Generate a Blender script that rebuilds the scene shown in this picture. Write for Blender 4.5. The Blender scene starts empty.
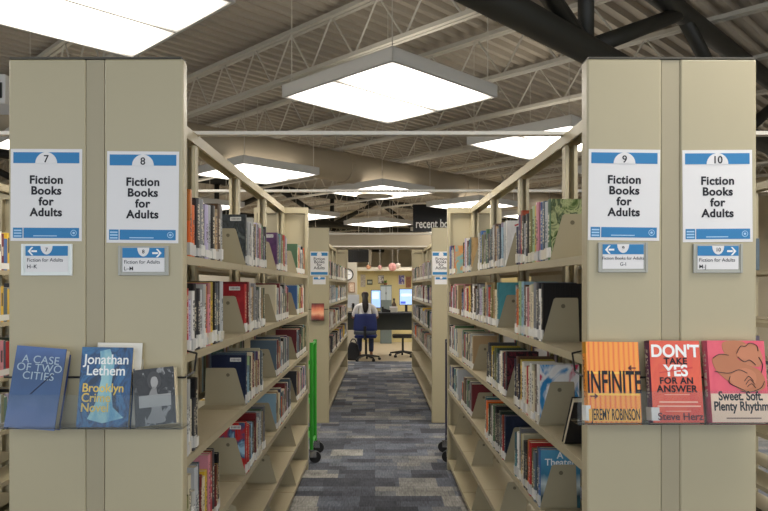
import bpy, bmesh, math, random
from mathutils import Vector, Matrix
R = math.radians
rnd = random.Random(11)
SC = bpy.context.scene
COL = SC.collection

# ------------------------------------------------------------------ camera, world, exposure
F = 660.0
EYE = 1.6
VX, VY = 375.0, 286.5
cd = bpy.data.cameras.new('camera')
cam = bpy.data.objects.new('camera', cd)
COL.objects.link(cam)
cam.location = (0, 0, EYE)
cam.rotation_euler = (R(90), 0, 0)
cd.sensor_width = 36.0
cd.lens = F * 36.0 / 768.0
cd.shift_x = (384 - VX) / 768.0
cd.shift_y = (VY - 255.5) / 768.0
cd.clip_start = 0.05
SC.camera = cam

w = bpy.data.worlds.new('world')
SC.world = w
w.use_nodes = True
w.node_tree.nodes['Background'].inputs[0].default_value = (0.86, 0.93, 1.0, 1)
w.node_tree.nodes['Background'].inputs[1].default_value = 1.3
SC.view_settings.view_transform = 'Standard'
SC.view_settings.look = 'None'
SC.view_settings.gamma = 1.0
SC.view_settings.exposure = 0.28
LAMP = 12.5                      # strength of the ceiling troffers
UPFILL = 1.2                    # strength of the glow added on their tops to brighten the deck


# ------------------------------------------------------------------ helpers
def lin(c):
    if isinstance(c, str):
        c = [int(c[i:i + 2], 16) / 255.0 for i in (0, 2, 4)]
    return tuple((x / 12.92 if x <= 0.04045 else ((x + 0.055) / 1.055) ** 2.4) for x in c) + (1.0,)


_M = {}


def mat(name, col, rough=0.6, metal=0.0, var=0.0, vscale=8.0, emit=0.0, bump=0.0, bscale=60.0):
    if name in _M:
        return _M[name]
    m = bpy.data.materials.new(name)
    m.use_nodes = True
    nt = m.node_tree
    b = nt.nodes['Principled BSDF']
    c = lin(col)
    b.inputs['Base Color'].default_value = c
    b.inputs['Roughness'].default_value = rough
    b.inputs['Metallic'].default_value = metal
    if emit:
        b.inputs['Emission Color'].default_value = c
        b.inputs['Emission Strength'].default_value = emit
    if var or bump:
        tc = nt.nodes.new('ShaderNodeTexCoord')
        nz = nt.nodes.new('ShaderNodeTexNoise')
        nz.inputs['Scale'].default_value = vscale
        nz.inputs['Detail'].default_value = 3.0
        nt.links.new(tc.outputs['Object'], nz.inputs['Vector'])
        if var:
            mx = nt.nodes.new('ShaderNodeMix')
            mx.data_type = 'RGBA'
            mx.inputs[6].default_value = tuple(x * (1 - var) for x in c[:3]) + (1,)
            mx.inputs[7].default_value = tuple(min(1, x * (1 + var)) for x in c[:3]) + (1,)
            nt.links.new(nz.outputs['Fac'], mx.inputs[0])
            nt.links.new(mx.outputs[2], b.inputs['Base Color'])
        if bump:
            n2 = nt.nodes.new('ShaderNodeTexNoise')
            n2.inputs['Scale'].default_value = bscale
            nt.links.new(tc.outputs['Object'], n2.inputs['Vector'])
            bp = nt.nodes.new('ShaderNodeBump')
            bp.inputs['Strength'].default_value = bump
            bp.inputs['Distance'].default_value = 0.004
            nt.links.new(n2.outputs['Fac'], bp.inputs['Height'])
            nt.links.new(bp.outputs['Normal'], b.inputs['Normal'])
    _M[name] = m
    return m


class MB:
    """collects shapes; build() links them as one mesh object"""

    def __init__(self):
        self.v, self.f, self.c, self.col = [], [], [], None

    def add(self, vs, fs, M=None):
        o = len(self.v)
        for p in vs:
            p = Vector(p)
            self.v.append(tuple(M @ p) if M else tuple(p))
        for f in fs:
            self.f.append([i + o for i in f])
            self.c.append(self.col)
        return self

    def box(self, x0, x1, y0, y1, z0, z1, M=None):
        return self.add([(x0, y0, z0), (x1, y0, z0), (x1, y1, z0), (x0, y1, z0), (x0, y0, z1), (x1, y0, z1), (x1, y1, z1), (x0, y1, z1)],
                        [(0, 3, 2, 1), (4, 5, 6, 7), (0, 1, 5, 4), (1, 2, 6, 5), (2, 3, 7, 6), (3, 0, 4, 7)], M)

    def tube(self, p0, p1, r, n=10, r1=None, caps=True, M=None):
        p0, p1 = Vector(p0), Vector(p1)
        r1 = r if r1 is None else r1
        d = (p1 - p0).normalized()
        a = Vector((0, 0, 1)) if abs(d.z) < 0.9 else Vector((1, 0, 0))
        u = d.cross(a).normalized()
        w_ = d.cross(u)
        vs = []
        for p, rr in ((p0, r), (p1, r1)):
            for i in range(n):
                t = 2 * math.pi * i / n
                vs.append(p + (u * math.cos(t) + w_ * math.sin(t)) * rr)
        fs = [(i, (i + 1) % n, n + (i + 1) % n, n + i) for i in range(n)]
        if caps:
            fs += [tuple(range(n))[::-1], tuple(range(n, 2 * n))]
        return self.add(vs, fs, M)

    def prism(self, poly, y0, y1, M=None):
        """poly in x,z extruded along y"""
        n = len(poly)
        vs = [(x, y0, z) for x, z in poly] + [(x, y1, z) for x, z in poly]
        fs = [tuple(range(n)), tuple(range(n, 2 * n))[::-1]] + [(i, n + i, n + (i + 1) % n, (i + 1) % n) for i in range(n)]
        return self.add(vs, fs, M)

    def lathe(self, prof, n=16, M=None):
        vs, fs = [], []
        for r, z in prof:
            for i in range(n):
                t = 2 * math.pi * i / n
                vs.append((r * math.cos(t), r * math.sin(t), z))
        for k in range(len(prof) - 1):
            for i in range(n):
                fs.append((k * n + i, k * n + (i + 1) % n, (k + 1) * n + (i + 1) % n, (k + 1) * n + i))
        fs.append(tuple(range(n))[::-1])
        fs.append(tuple(range((len(prof) - 1) * n, len(prof) * n)))
        return self.add(vs, fs, M)

    def ball(self, c, r, M=None, n=12, m=8, sz=1.0):
        prof = [(max(1e-4, r * math.sin(math.pi * k / m)), -r * sz * math.cos(math.pi * k / m)) for k in range(m + 1)]
        T = Matrix.Translation(c)
        return self.lathe(prof, n, (M @ T) if M else T)

    def build(self, name, m, parent=None, M=None, smooth=False, bevel=0.0, fix=True):
        me = bpy.data.meshes.new(name)
        me.from_pydata(self.v, [], self.f)
        if fix:
            bm = bmesh.new()
            bm.from_mesh(me)
            bmesh.ops.recalc_face_normals(bm, faces=bm.faces)
            bm.to_mesh(me)
            bm.free()
        if any(c is not None for c in self.c):
            at = me.attributes.new('tint', 'FLOAT_COLOR', 'FACE')
            for i, c in enumerate(self.c):
                at.data[i].color = c or (1, 1, 1, 1)
        for mm in (m if isinstance(m, (list, tuple)) else [m]):
            me.materials.append(mm)
        if smooth:
            for p in me.polygons:
                p.use_smooth = True
        o = bpy.data.objects.new(name, me)
        COL.objects.link(o)
        if parent is not None:
            o.parent = parent
        if M is not None:
            o.matrix_basis = M
        if bevel:
            b = o.modifiers.new('bevel', 'BEVEL')
            b.width = bevel
            b.segments = 2
            b.limit_method = 'ANGLE'
        return o


def tag(o, label=None, cat=None, group=None, kind=None):
    if label:
        o['label'] = label
    if cat:
        o['category'] = cat
    if group:
        o['group'] = group
    if kind:
        o['kind'] = kind
    return o


def thing(name, label, cat, M=None, group=None):
    o = bpy.data.objects.new(name, None)
    o.empty_display_size = 0.1
    COL.objects.link(o)
    if M is not None:
        o.matrix_basis = M
    return tag(o, label, cat, group)


def T(x, y, z):
    return Matrix.Translation((x, y, z))


def RZ(a):
    return Matrix.Rotation(a, 4, 'Z')


def RX(a):
    return Matrix.Rotation(a, 4, 'X')


def RY(a):
    return Matrix.Rotation(a, 4, 'Y')


def text(name, body, size, m, parent, M, bold=0.0, align='CENTER', wide=1.0, space=1.0, lines=1.0, tall=1.0):
    cu = bpy.data.curves.new(name, 'FONT')
    cu.body = body
    cu.size = size
    cu.align_x = align
    cu.align_y = 'CENTER'
    cu.offset = bold * size
    cu.extrude = 0.0003
    cu.space_character = space
    cu.space_line = lines
    tmp = bpy.data.objects.new(name, cu)
    COL.objects.link(tmp)
    dg = bpy.context.evaluated_depsgraph_get()
    me = bpy.data.meshes.new_from_object(tmp.evaluated_get(dg))
    bpy.data.objects.remove(tmp)
    for v in me.vertices:
        v.co.x *= wide
        v.co.y *= tall
    me.materials.clear()
    me.materials.append(m)
    o = bpy.data.objects.new(name, me)
    COL.objects.link(o)
    o.parent = parent
    o.matrix_basis = M @ RX(R(90))      # reads from -Y
    return o


ORD = ['first', 'second', 'third', 'fourth', 'fifth', 'sixth', 'seventh', 'eighth', 'ninth', 'tenth', 'eleventh', 'twelfth', 'thirteenth',
       'fourteenth', 'fifteenth', 'sixteenth', 'seventeenth', 'eighteenth', 'nineteenth', 'twentieth', 'twenty-first', 'twenty-second',
       'twenty-third', 'twenty-fourth', 'twenty-fifth', 'twenty-sixth', 'twenty-seventh', 'twenty-eighth']

# ------------------------------------------------------------------ materials
BEIGE = mat('shelf_enamel', 'B2A789', 0.42, 0, 0.03, 3.0)
BEIGE_SHADED = mat('shelf_enamel_shaded', 'AB9F82', 0.45, 0, 0.03, 3.0)  # same enamel, darkened to stand in for shade on the shelves
STRIP = mat('panel_channel', 'A69B80', 0.45)
BOOKEND = mat('bookend_metal', 'A59B80', 0.45, 0, 0.04, 6.0)
PAPER = mat('paper', 'E6E3E2', 0.7)
SIGNBLUE = mat('sign_blue', '2A7DB4', 0.6)
INK = mat('black_ink', '1A1A22', 0.7)
WHITE = mat('white_paint', 'F2F2F0', 0.6)
LITE = mat('light_print', 'A9CFEA', 0.6)
BLACK = mat('black_metal', '17181A', 0.45)
BLACKP = mat('black_plastic', '1B1B1D', 0.5)
PIPE = mat('truss_black', '24241F', 0.5, 0, 0.08, 2.0)
JOIST = mat('joist_paint', 'C6C1B4', 0.5, 0, 0.04)
DECK = mat('deck_paint', 'B0A696', 0.6, 0, 0.06, 1.2)
DUCT = mat('duct_paint', 'A99C86', 0.6, 0, 0.05, 2.0)
FIXT = mat('fixture_housing', 'E4E2DC', 0.45)
FIXSIDE = mat('fixture_side_lit', 'D2CFC8', 0.45, emit=0.05)  # faint emission added so the housing sides look lit
BAR = mat('tie_bar_paint', 'D2CDC2', 0.4)
PAGES = mat('page_edges', 'CBBFA4', 0.85, 0, 0.10, 40.0)
TAG = mat('spine_tag', 'DEDCD6', 0.55)
TAG2 = mat('spine_tag_cream', 'CFC9B8', 0.55)
TAG3 = mat('spine_tag_grey', 'C4C3C0', 0.55)
HOLE = mat('bookend_hole', '6E6652', 0.6)
STEEL = mat('chrome', 'B9BBBE', 0.25, 0.9)
HOLDER = mat('holder_plastic', 'A7A69C', 0.25)


def clear_acrylic(name, tint, fac):
    m = bpy.data.materials.new(name)
    m.use_nodes = True
    nt = m.node_tree
    for n in list(nt.nodes):
        nt.nodes.remove(n)
    out = nt.nodes.new('ShaderNodeOutputMaterial')
    mix = nt.nodes.new('ShaderNodeMixShader')
    tr = nt.nodes.new('ShaderNodeBsdfTransparent')
    gl = nt.nodes.new('ShaderNodeBsdfGlossy')
    fr = nt.nodes.new('ShaderNodeFresnel')
    fr.inputs['IOR'].default_value = 1.28
    ad = nt.nodes.new('ShaderNodeMath')
    ad.operation = 'ADD'
    ad.inputs[1].default_value = fac
    tr.inputs[0].default_value = tint
    gl.inputs['Roughness'].default_value = 0.06
    nt.links.new(fr.outputs[0], ad.inputs[0])
    nt.links.new(ad.outputs[0], mix.inputs[0])
    nt.links.new(tr.outputs[0], mix.inputs[1])
    nt.links.new(gl.outputs[0], mix.inputs[2])
    nt.links.new(mix.outputs[0], out.inputs[0])
    return m


ACRYLIC = clear_acrylic('clear_acrylic', (0.95, 0.965, 0.97, 1), 0.0)


def jacket_material(name, source):
    """book jackets: the jacket colour of each book, a darker or lighter band and lettering-like marks on the spine"""
    m = bpy.data.materials.new(name)
    m.use_nodes = True
    nt = m.node_tree
    L = nt.links.new
    N = nt.nodes.new
    b = nt.nodes['Principled BSDF']
    b.inputs['Roughness'].default_value = 0.32
    if source == 'object':
        oi = N('ShaderNodeObjectInfo')
        colr, ran = oi.outputs['Color'], oi.outputs['Random']
    tc = N('ShaderNodeTexCoord')
    sep = N('ShaderNodeSeparateXYZ')
    L(tc.outputs['Generated'], sep.inputs[0])

    def math_(op, a, c=None):
        n = N('ShaderNodeMath')
        n.operation = op
        for i, x in enumerate((a, c)):
            if x is None:
                continue
            if isinstance(x, (int, float)):
                n.inputs[i].default_value = x
            else:
                L(x, n.inputs[i])
        return n.outputs[0]
    # lettering: stretched noise in the middle of the spine
    mp = N('ShaderNodeMapping')
    mp.vector_type = 'POINT'
    mp.inputs['Scale'].default_value = (1, 3.0, 34)
    L(tc.outputs['Generated'], mp.inputs[0])
    off = N('ShaderNodeVectorMath')
    off.operation = 'ADD'
    L(mp.outputs[0], off.inputs[0])
    cmb = N('ShaderNodeCombineXYZ')
    L(math_('MULTIPLY', ran, 91.0), cmb.inputs[0])
    L(math_('MULTIPLY', ran, 37.0), cmb.inputs[2])
    L(cmb.outputs[0], off.inputs[1])
    nz = N('ShaderNodeTexNoise')
    nz.inputs['Scale'].default_value = 1.0
    nz.inputs['Detail'].default_value = 1.0
    L(off.outputs[0], nz.inputs['Vector'])
    ink = math_('GREATER_THAN', nz.outputs['Fac'], 0.50)
    mid = math_('LESS_THAN', math_('ABSOLUTE', math_('SUBTRACT', sep.outputs[1], 0.5)), 0.26)
    zlo = math_('GREATER_THAN', sep.outputs[2], 0.30)
    zhi = math_('LESS_THAN', sep.outputs[2], math_('ADD', math_('MULTIPLY', ran, 0.3), 0.62))
    spine = math_('LESS_THAN', sep.outputs[0], 0.02)
    txt = math_('MULTIPLY', math_('MULTIPLY', math_('MULTIPLY', ink, mid), math_('MULTIPLY', zlo, zhi)), spine)
    # band at the head of the jacket on some books
    band = math_('MULTIPLY', math_('GREATER_THAN', sep.outputs[2], math_('ADD', math_('MULTIPLY', ran, 0.5), 0.5)),
                 math_('GREATER_THAN', math_('FRACT', math_('MULTIPLY', ran, 13.7)), 0.6))
    hs = N('ShaderNodeHueSaturation')
    hs.inputs['Value'].default_value = 0.6
    hs.inputs['Hue'].default_value = 0.52
    L(colr, hs.inputs['Color'])
    m1 = N('ShaderNodeMix')
    m1.data_type = 'RGBA'
    L(band, m1.inputs[0])
    L(colr, m1.inputs[6])
    L(hs.outputs[0], m1.inputs[7])
    # lettering colour: pale on dark jackets, dark on pale jackets
    bw = N('ShaderNodeRGBToBW')
    L(colr, bw.inputs[0])
    dark = math_('LESS_THAN', bw.outputs[0], 0.22)
    lc = N('ShaderNodeMix')
    lc.data_type = 'RGBA'
    lc.inputs[6].default_value = lin('2A2A30')
    lc.inputs[7].default_value = lin('D8CFB4')
    L(dark, lc.inputs[0])
    m2 = N('ShaderNodeMix')
    m2.data_type = 'RGBA'
    L(math_('MULTIPLY', txt, 0.8), m2.inputs[0])
    L(m1.outputs[2], m2.inputs[6])
    L(lc.outputs[2], m2.inputs[7])
    L(m2.outputs[2], b.inputs['Base Color'])
    return m


JACKET = jacket_material('book_jacket', 'object')


def tint_material():
    m = bpy.data.materials.new('distant_books')
    m.use_nodes = True
    nt = m.node_tree
    at = nt.nodes.new('ShaderNodeAttribute')
    at.attribute_name = 'tint'
    nt.links.new(at.outputs['Color'], nt.nodes['Principled BSDF'].inputs['Base Color'])
    nt.nodes['Principled BSDF'].inputs['Roughness'].default_value = 0.4
    return m


TINT = tint_material()


def art_material(name, cols, scale=6.0, stretch=(1, 1, 1), distort=0.5, kind='noise', hard=False):
    """a printed cover picture: several flat inks laid out by a noise or wave pattern"""
    m = bpy.data.materials.new(name)
    m.use_nodes = True
    nt = m.node_tree
    b = nt.nodes['Principled BSDF']
    b.inputs['Roughness'].default_value = 0.28
    tc = nt.nodes.new('ShaderNodeTexCoord')
    mp = nt.nodes.new('ShaderNodeMapping')
    mp.inputs['Scale'].default_value = stretch
    nt.links.new(tc.outputs['Generated'], mp.inputs[0])
    rp = nt.nodes.new('ShaderNodeValToRGB')
    if kind == 'noise':
        t = nt.nodes.new('ShaderNodeTexNoise')
        t.inputs['Scale'].default_value = scale
        t.inputs['Detail'].default_value = 4
        t.inputs['Distortion'].default_value = distort
        nt.links.new(mp.outputs[0], t.inputs['Vector'])
        lo, hi = 0.32, 0.68
        nt.links.new(t.outputs['Fac'], rp.inputs[0])
    elif kind == 'grad':
        s = nt.nodes.new('ShaderNodeSeparateXYZ')
        nt.links.new(mp.outputs[0], s.inputs[0])
        t = nt.nodes.new('ShaderNodeTexNoise')
        t.inputs['Scale'].default_value = scale
        nt.links.new(tc.outputs['Generated'], t.inputs['Vector'])
        a = nt.nodes.new('ShaderNodeMath')
        a.operation = 'MULTIPLY_ADD'
        a.inputs[1].default_value = distort
        nt.links.new(t.outputs['Fac'], a.inputs[0])
        nt.links.new(s.outputs[2], a.inputs[2])
        a2 = nt.nodes.new('ShaderNodeMath')
        a2.operation = 'SUBTRACT'
        a2.inputs[1].default_value = distort * 0.5
        nt.links.new(a.outputs[0], a2.inputs[0])
        nt.links.new(a2.outputs[0], rp.inputs[0])
        lo, hi = 0.0, 1.0
    else:
        t = nt.nodes.new('ShaderNodeTexWave')
        t.inputs['Scale'].default_value = scale
        t.inputs['Distortion'].default_value = distort
        t.inputs['Detail'].default_value = 2
        nt.links.new(mp.outputs[0], t.inputs['Vector'])
        nt.links.new(t.outputs['Fac'], rp.inputs[0])
        lo, hi = 0.0, 1.0
    e = rp.color_ramp.elements
    n = len(cols)
    e[0].position, e[0].color = lo, lin(cols[0])
    e[1].position, e[1].color = hi, lin(cols[-1])
    for i in range(1, n - 1):
        x = e.new(lo + (hi - lo) * i / (n - 1))
        x.color = lin(cols[i])
    if hard:
        rp.color_ramp.interpolation = 'CONSTANT'
    nt.links.new(rp.outputs[0], b.inputs['Base Color'])
    return m


# ------------------------------------------------------------------ the setting: floor, walls, deck
def carpet():
    m = bpy.data.materials.new('carpet_planks')
    m.use_nodes = True
    nt = m.node_tree
    L = nt.links.new
    b = nt.nodes['Principled BSDF']
    b.inputs['Roughness'].default_value = 0.95
    tc = nt.nodes.new('ShaderNodeTexCoord')
    br = nt.nodes.new('ShaderNodeTexBrick')
    br.offset = 0.37
    br.inputs['Scale'].default_value = 1.0
    br.inputs['Brick Width'].default_value = 0.31
    br.inputs['Row Height'].default_value = 0.24
    br.inputs['Mortar Size'].default_value = 0.0015
    br.inputs['Color1'].default_value = (0, 0, 0, 1)
    br.inputs['Color2'].default_value = (1, 1, 1, 1)
    br.inputs['Mortar'].default_value = (0.35, 0.35, 0.35, 1)
    L(tc.outputs['Object'], br.inputs['Vector'])
    br2 = nt.nodes.new('ShaderNodeTexBrick')
    br2.offset = 0.61
    for q in ('Scale', 'Mortar Size'):
        br2.inputs[q].default_value = br.inputs[q].default_value
    br2.inputs['Brick Width'].default_value = 0.41
    br2.inputs['Row Height'].default_value = 0.12
    br2.inputs['Color1'].default_value = (0, 0, 0, 1)
    br2.inputs['Color2'].default_value = (1, 1, 1, 1)
    br2.inputs['Mortar'].default_value = (0.35, 0.35, 0.35, 1)
    L(tc.outputs['Object'], br2.inputs['Vector'])
    bmx = nt.nodes.new('ShaderNodeMix')
    bmx.data_type = 'RGBA'
    bmx.inputs[0].default_value = 0.38
    L(br.outputs['Color'], bmx.inputs[6])
    L(br2.outputs['Color'], bmx.inputs[7])
    rp = nt.nodes.new('ShaderNodeValToRGB')
    e = rp.color_ramp.elements
    e[0].position, e[0].color = 0.12, lin('3A3C43')
    e[1].position, e[1].color = 0.88, lin('918E88')
    for p, c in ((0.36, '4C4F58'), (0.55, '626671'), (0.72, '747371')):
        x = e.new(p)
        x.color = lin(c)
    L(bmx.outputs[2], rp.inputs[0])
    # fine ribs and fleck inside each plank
    wv = nt.nodes.new('ShaderNodeTexNoise')
    wv.inputs['Scale'].default_value = 1.0
    wv.inputs['Detail'].default_value = 2
    mp = nt.nodes.new('ShaderNodeMapping')
    mp.inputs['Scale'].default_value = (90, 14, 1)
    L(tc.outputs['Object'], mp.inputs[0])
    L(mp.outputs[0], wv.inputs['Vector'])
    n2 = nt.nodes.new('ShaderNodeTexNoise')
    n2.inputs['Scale'].default_value = 5.0
    n2.inputs['Detail'].default_value = 5
    L(tc.outputs['Object'], n2.inputs['Vector'])
    ad = nt.nodes.new('ShaderNodeMath')
    ad.operation = 'ADD'
    L(wv.outputs['Fac'], ad.inputs[0])
    L(n2.outputs['Fac'], ad.inputs[1])
    mr = nt.nodes.new('ShaderNodeMapRange')
    mr.inputs[1].default_value, mr.inputs[2].default_value = 0.6, 1.4
    mr.inputs[3].default_value, mr.inputs[4].default_value = 0.45, 1.65
    L(ad.outputs[0], mr.inputs[0])
    mx = nt.nodes.new('ShaderNodeMix')
    mx.data_type = 'RGBA'
    mx.blend_type = 'MULTIPLY'
    mx.inputs[0].default_value = 1.0
    L(rp.outputs[0], mx.inputs[6])
    L(mr.outputs[0], mx.inputs[7])
    L(mx.outputs[2], b.inputs['Base Color'])
    return m


XW, YB, YF = 9.0, -3.0, 30.0
CARPET_END = 14.15
tag(MB().box(-XW, XW, YB, CARPET_END, -0.1, 0.0).build('floor', carpet()), kind='structure')
tag(MB().box(-XW, XW, CARPET_END, YF, -0.1, 0.0).build('floor_vinyl', mat('vinyl_floor', 'B3A48B', 0.45, 0, 0.08, 1.5)), kind='structure')
WALL = mat('wall_paint', 'BDB6A2', 0.8)
tag(MB().box(-XW - 0.1, -XW, YB, YF, 0, 4.3).build('wall_left', WALL), kind='structure')
tag(MB().box(XW, XW + 0.1, YB, YF, 0, 4.3).build('wall_right', WALL), kind='structure')
tag(MB().box(-XW, XW, YF, YF + 0.1, 0, 4.3).build('wall_far', WALL), kind='structure')

S2 = math.sqrt(0.5)


def uv(u, v, z):
    """u runs away to the far right, v away to the far left"""
    return Vector(((u - v) * S2, (u + v) * S2, z))


def clip_box(bm):
    for co, no in (((-XW, 0, 0), (-1, 0, 0)), ((XW, 0, 0), (1, 0, 0)), ((0, YB, 0), (0, -1, 0)), ((0, YF, 0), (0, 1, 0))):
        g = bm.verts[:] + bm.edges[:] + bm.faces[:]
        bmesh.ops.bisect_plane(bm, geom=g, plane_co=co, plane_no=no, clear_outer=True)


DECK_Z = 4.13
bm = bmesh.new()
v = -12.0
prof = []
while v < 28:
    prof += [(v, 0.0), (v + 0.055, 0.0), (v + 0.075, 0.05), (v + 0.135, 0.05), (v + 0.155, 0.0)]
    v += 0.155
prev = None
for (vv, dz) in prof:
    a = bm.verts.new(uv(-12, vv, DECK_Z + dz))
    b_ = bm.verts.new(uv(30, vv, DECK_Z + dz))
    if prev:
        if (a.co - prev[0].co).length > 1e-4:
            bm.faces.new((prev[0], prev[1], b_, a))
    prev = (a, b_)
clip_box(bm)
me = bpy.data.meshes.new('ceiling')
bm.to_mesh(me)
bm.free()
me.materials.append(DECK)
ceil = bpy.data.objects.new('ceiling', me)
COL.objects.link(ceil)
tag(ceil, kind='structure')


# ------------------------------------------------------------------ roof joists
def inroom(p):
    return -XW < p.x < XW and YB < p.y < YF


TV = 2.14


def joist(u, label):
    vs = [k * 0.1 for k in range(-120, 280) if inroom(uv(u, k * 0.1, 0))]
    a, b2 = vs[0] + 0.1, vs[-1] - 0.1
    zt, zb = DECK_Z - 0.045, EYE + 2.03
    t = thing('roof_joist', label, 'roof joist', T(*uv(u, a, zb)), 'open web joists under the metal deck')
    o0 = uv(u, a, zb)
    M = T(*(-o0))

    def bar(n, z, wd, ht, a_, b_):
        mb = MB()
        B = Matrix(((S2, -S2, 0, 0), (S2, S2, 0, 0), (0, 0, 1, 0), (0, 0, 0, 1)))
        mb.box(u - wd, u - 0.006, a_, b_, z - ht, z, M @ B)
        mb.box(u + 0.006, u + wd, a_, b_, z - ht, z, M @ B)
        mb.build(n, JOIST, t)
    bar('top_chord', zt, 0.05, 0.04, a, b2)
    bar('bottom_chord', zb + 0.02, 0.045, 0.035, max(a, TV + 0.6), b2)
    if a < TV - 2.5:
        bar('bottom_chord', zb + 0.02, 0.045, 0.035, a, TV - 2.0)
    mb = MB()
    x = max(a, TV + 0.3)
    up = True
    st = 0.30
    while x + st < b2:
        mb.tube(M @ uv(u, x, zb if up else zt - 0.02), M @ uv(u, x + st, zt - 0.02 if up else zb), 0.0095, 5)
        up = not up
        x += st
    mb.build('web', JOIST, t)


names = ['nearest', 'second', 'third', 'fourth', 'fifth', 'sixth', 'seventh', 'eighth', 'ninth', 'tenth', 'eleventh', 'twelfth']
for k, u in enumerate([2.5, 3.98, 5.38, 6.54, 7.95, 9.4, 10.8, 12.2, 13.6, 15.0, 16.4, 17.8]):
    joist(u, 'pale open-web steel roof joist, %s one counted from the camera' % names[k])


# ------------------------------------------------------------------ black pipe trusses
def truss(v, u0, u1, node, label):
    zc, zt = EYE + 1.60, DECK_Z - 0.19
    t = thing('roof_truss', label, 'roof truss', T(*uv(u0, v, zc)))
    M = T(*(-uv(u0, v, zc)))
    MB().tube(M @ uv(u0, v, zc), M @ uv(u1, v, zc), 0.092, 20).build('bottom_chord', PIPE, t, smooth=True)
    MB().tube(M @ uv(u0, v, zt), M @ uv(u1, v, zt), 0.085, 20).build('top_chord', PIPE, t, smooth=True)
    p = 1.7
    k0 = math.ceil((u0 - node) / p)
    k1 = math.floor((u1 - node) / p)
    for k in range(k0, k1 + 1):
        un = node + k * p
        if k % 2 == 0:
            MB().tube(M @ uv(un, v, zc), M @ uv(un, v, zt), 0.055, 12).build('post', PIPE, t, smooth=True)
        if k < k1:
            z0, z1 = (zc, zt) if k % 2 == 0 else (zt, zc)
            MB().tube(M @ uv(un, v, z0), M @ uv(un + p, v, z1), 0.06, 12).build('brace', PIPE, t, smooth=True)


truss(2.14, -2.5, 14.0, 4.15, 'thick black pipe truss crossing above the bookcase with signs nine and ten')
truss(12.85, 0.6, 24.0, 11.28, 'black pipe truss far down the room, above the second pair of bookcases')
truss(20.5, 8.5, 21.0, 15.0, 'faint black pipe truss beyond the office area')

# ------------------------------------------------------------------ round duct
dv, dz_ = 7.45, EYE + 1.815
t = thing('air_duct', 'long round beige air duct running diagonally below the roof joists', 'duct', T(*uv(-2, dv, dz_)))
M = T(*(-uv(-2, dv, dz_)))
MB().tube(M @ uv(-2.0, dv, dz_), M @ uv(19, dv, dz_), 0.225, 32).build('duct_pipe', DUCT, t, smooth=True)
for uu in (1.0, 3.9, 6.75, 9.6, 12.5):
    MB().tube(M @ uv(uu, dv, dz_), M @ uv(uu + 0.07, dv, dz_), 0.236, 32).build('joint_ring', DUCT, t, smooth=False)
cc = uv(7.45, dv, dz_)
mb = MB()
mb.lathe([(0.17, -0.17), (0.17, -0.24), (0.30, -0.36), (0.30, -0.375)], 24, M @ T(*cc))
mb.build('diffuser', mat('diffuser_paint', 'B9B2A4', 0.5), t)
for uu in (0.2, 2.6, 5.2, 8.4, 11):
    MB().tube(M @ uv(uu, dv, dz_ + 0.225), M @ uv(uu, dv, DECK_Z), 0.006, 6).build('hanger_rod', JOIST, t)

# square duct crossing behind the second bookcases
t = thing('air_duct', 'flat-sided beige duct crossing the aisle beyond the second bookcases', 'duct', T(0, 13.3, 2.36))
MB().box(-3.6, 3.6, -0.25, 0.25, 0.0, 0.31).build('duct_pipe', DUCT, t, bevel=0.02)
for x in (-3, -1.2, 0.3, 3):
    MB().tube((x, 0, 0.31), (x, 0, DECK_Z - 2.36), 0.006, 6).build('hanger_rod', JOIST, t)

# ------------------------------------------------------------------ square ceiling lights
LENS = mat('light_lens', 'E8E4DA', 0.4, emit=LAMP)
_nt = LENS.node_tree
_b = _nt.nodes['Principled BSDF']
_b.inputs['Emission Color'].default_value = (1.0, 0.945, 0.86, 1)
_tc = _nt.nodes.new('ShaderNodeTexCoord')
_sx = _nt.nodes.new('ShaderNodeSeparateXYZ')
_nt.links.new(_tc.outputs['Generated'], _sx.inputs[0])
# light falloff painted into the lens emission: dimmer at the rim and the ends
def _hump(sock, lo, k):
    a = _nt.nodes.new('ShaderNodeMath'); a.operation = 'SUBTRACT'; a.inputs[1].default_value = 0.5
    _nt.links.new(sock, a.inputs[0])
    b_ = _nt.nodes.new('ShaderNodeMath'); b_.operation = 'ABSOLUTE'
    _nt.links.new(a.outputs[0], b_.inputs[0])
    c = _nt.nodes.new('ShaderNodeMapRange'); c.interpolation_type = 'SMOOTHSTEP'
    c.inputs[1].default_value = 0.5; c.inputs[2].default_value = k
    c.inputs[3].default_value = lo; c.inputs[4].default_value = 1.0
    _nt.links.new(b_.outputs[0], c.inputs[0])
    return c.outputs[0]
_p = _nt.nodes.new('ShaderNodeMath'); _p.operation = 'MULTIPLY'
_nt.links.new(_hump(_sx.outputs[0], 0.20, 0.28), _p.inputs[0])
_nt.links.new(_hump(_sx.outputs[1], 0.25, 0.22), _p.inputs[1])
_q = _nt.nodes.new('ShaderNodeMath'); _q.operation = 'MULTIPLY'; _q.inputs[1].default_value = LAMP
_nt.links.new(_p.outputs[0], _q.inputs[0])
_nt.links.new(_q.outputs[0], _b.inputs['Emission Strength'])
UPFILL_MAT = mat('ceiling_fill_glow', 'E8E4DA', 0.4, emit=UPFILL)
UPFILL_MAT.node_tree.nodes['Principled BSDF'].inputs['Emission Color'].default_value = (1.0, 0.93, 0.83, 1)


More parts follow.
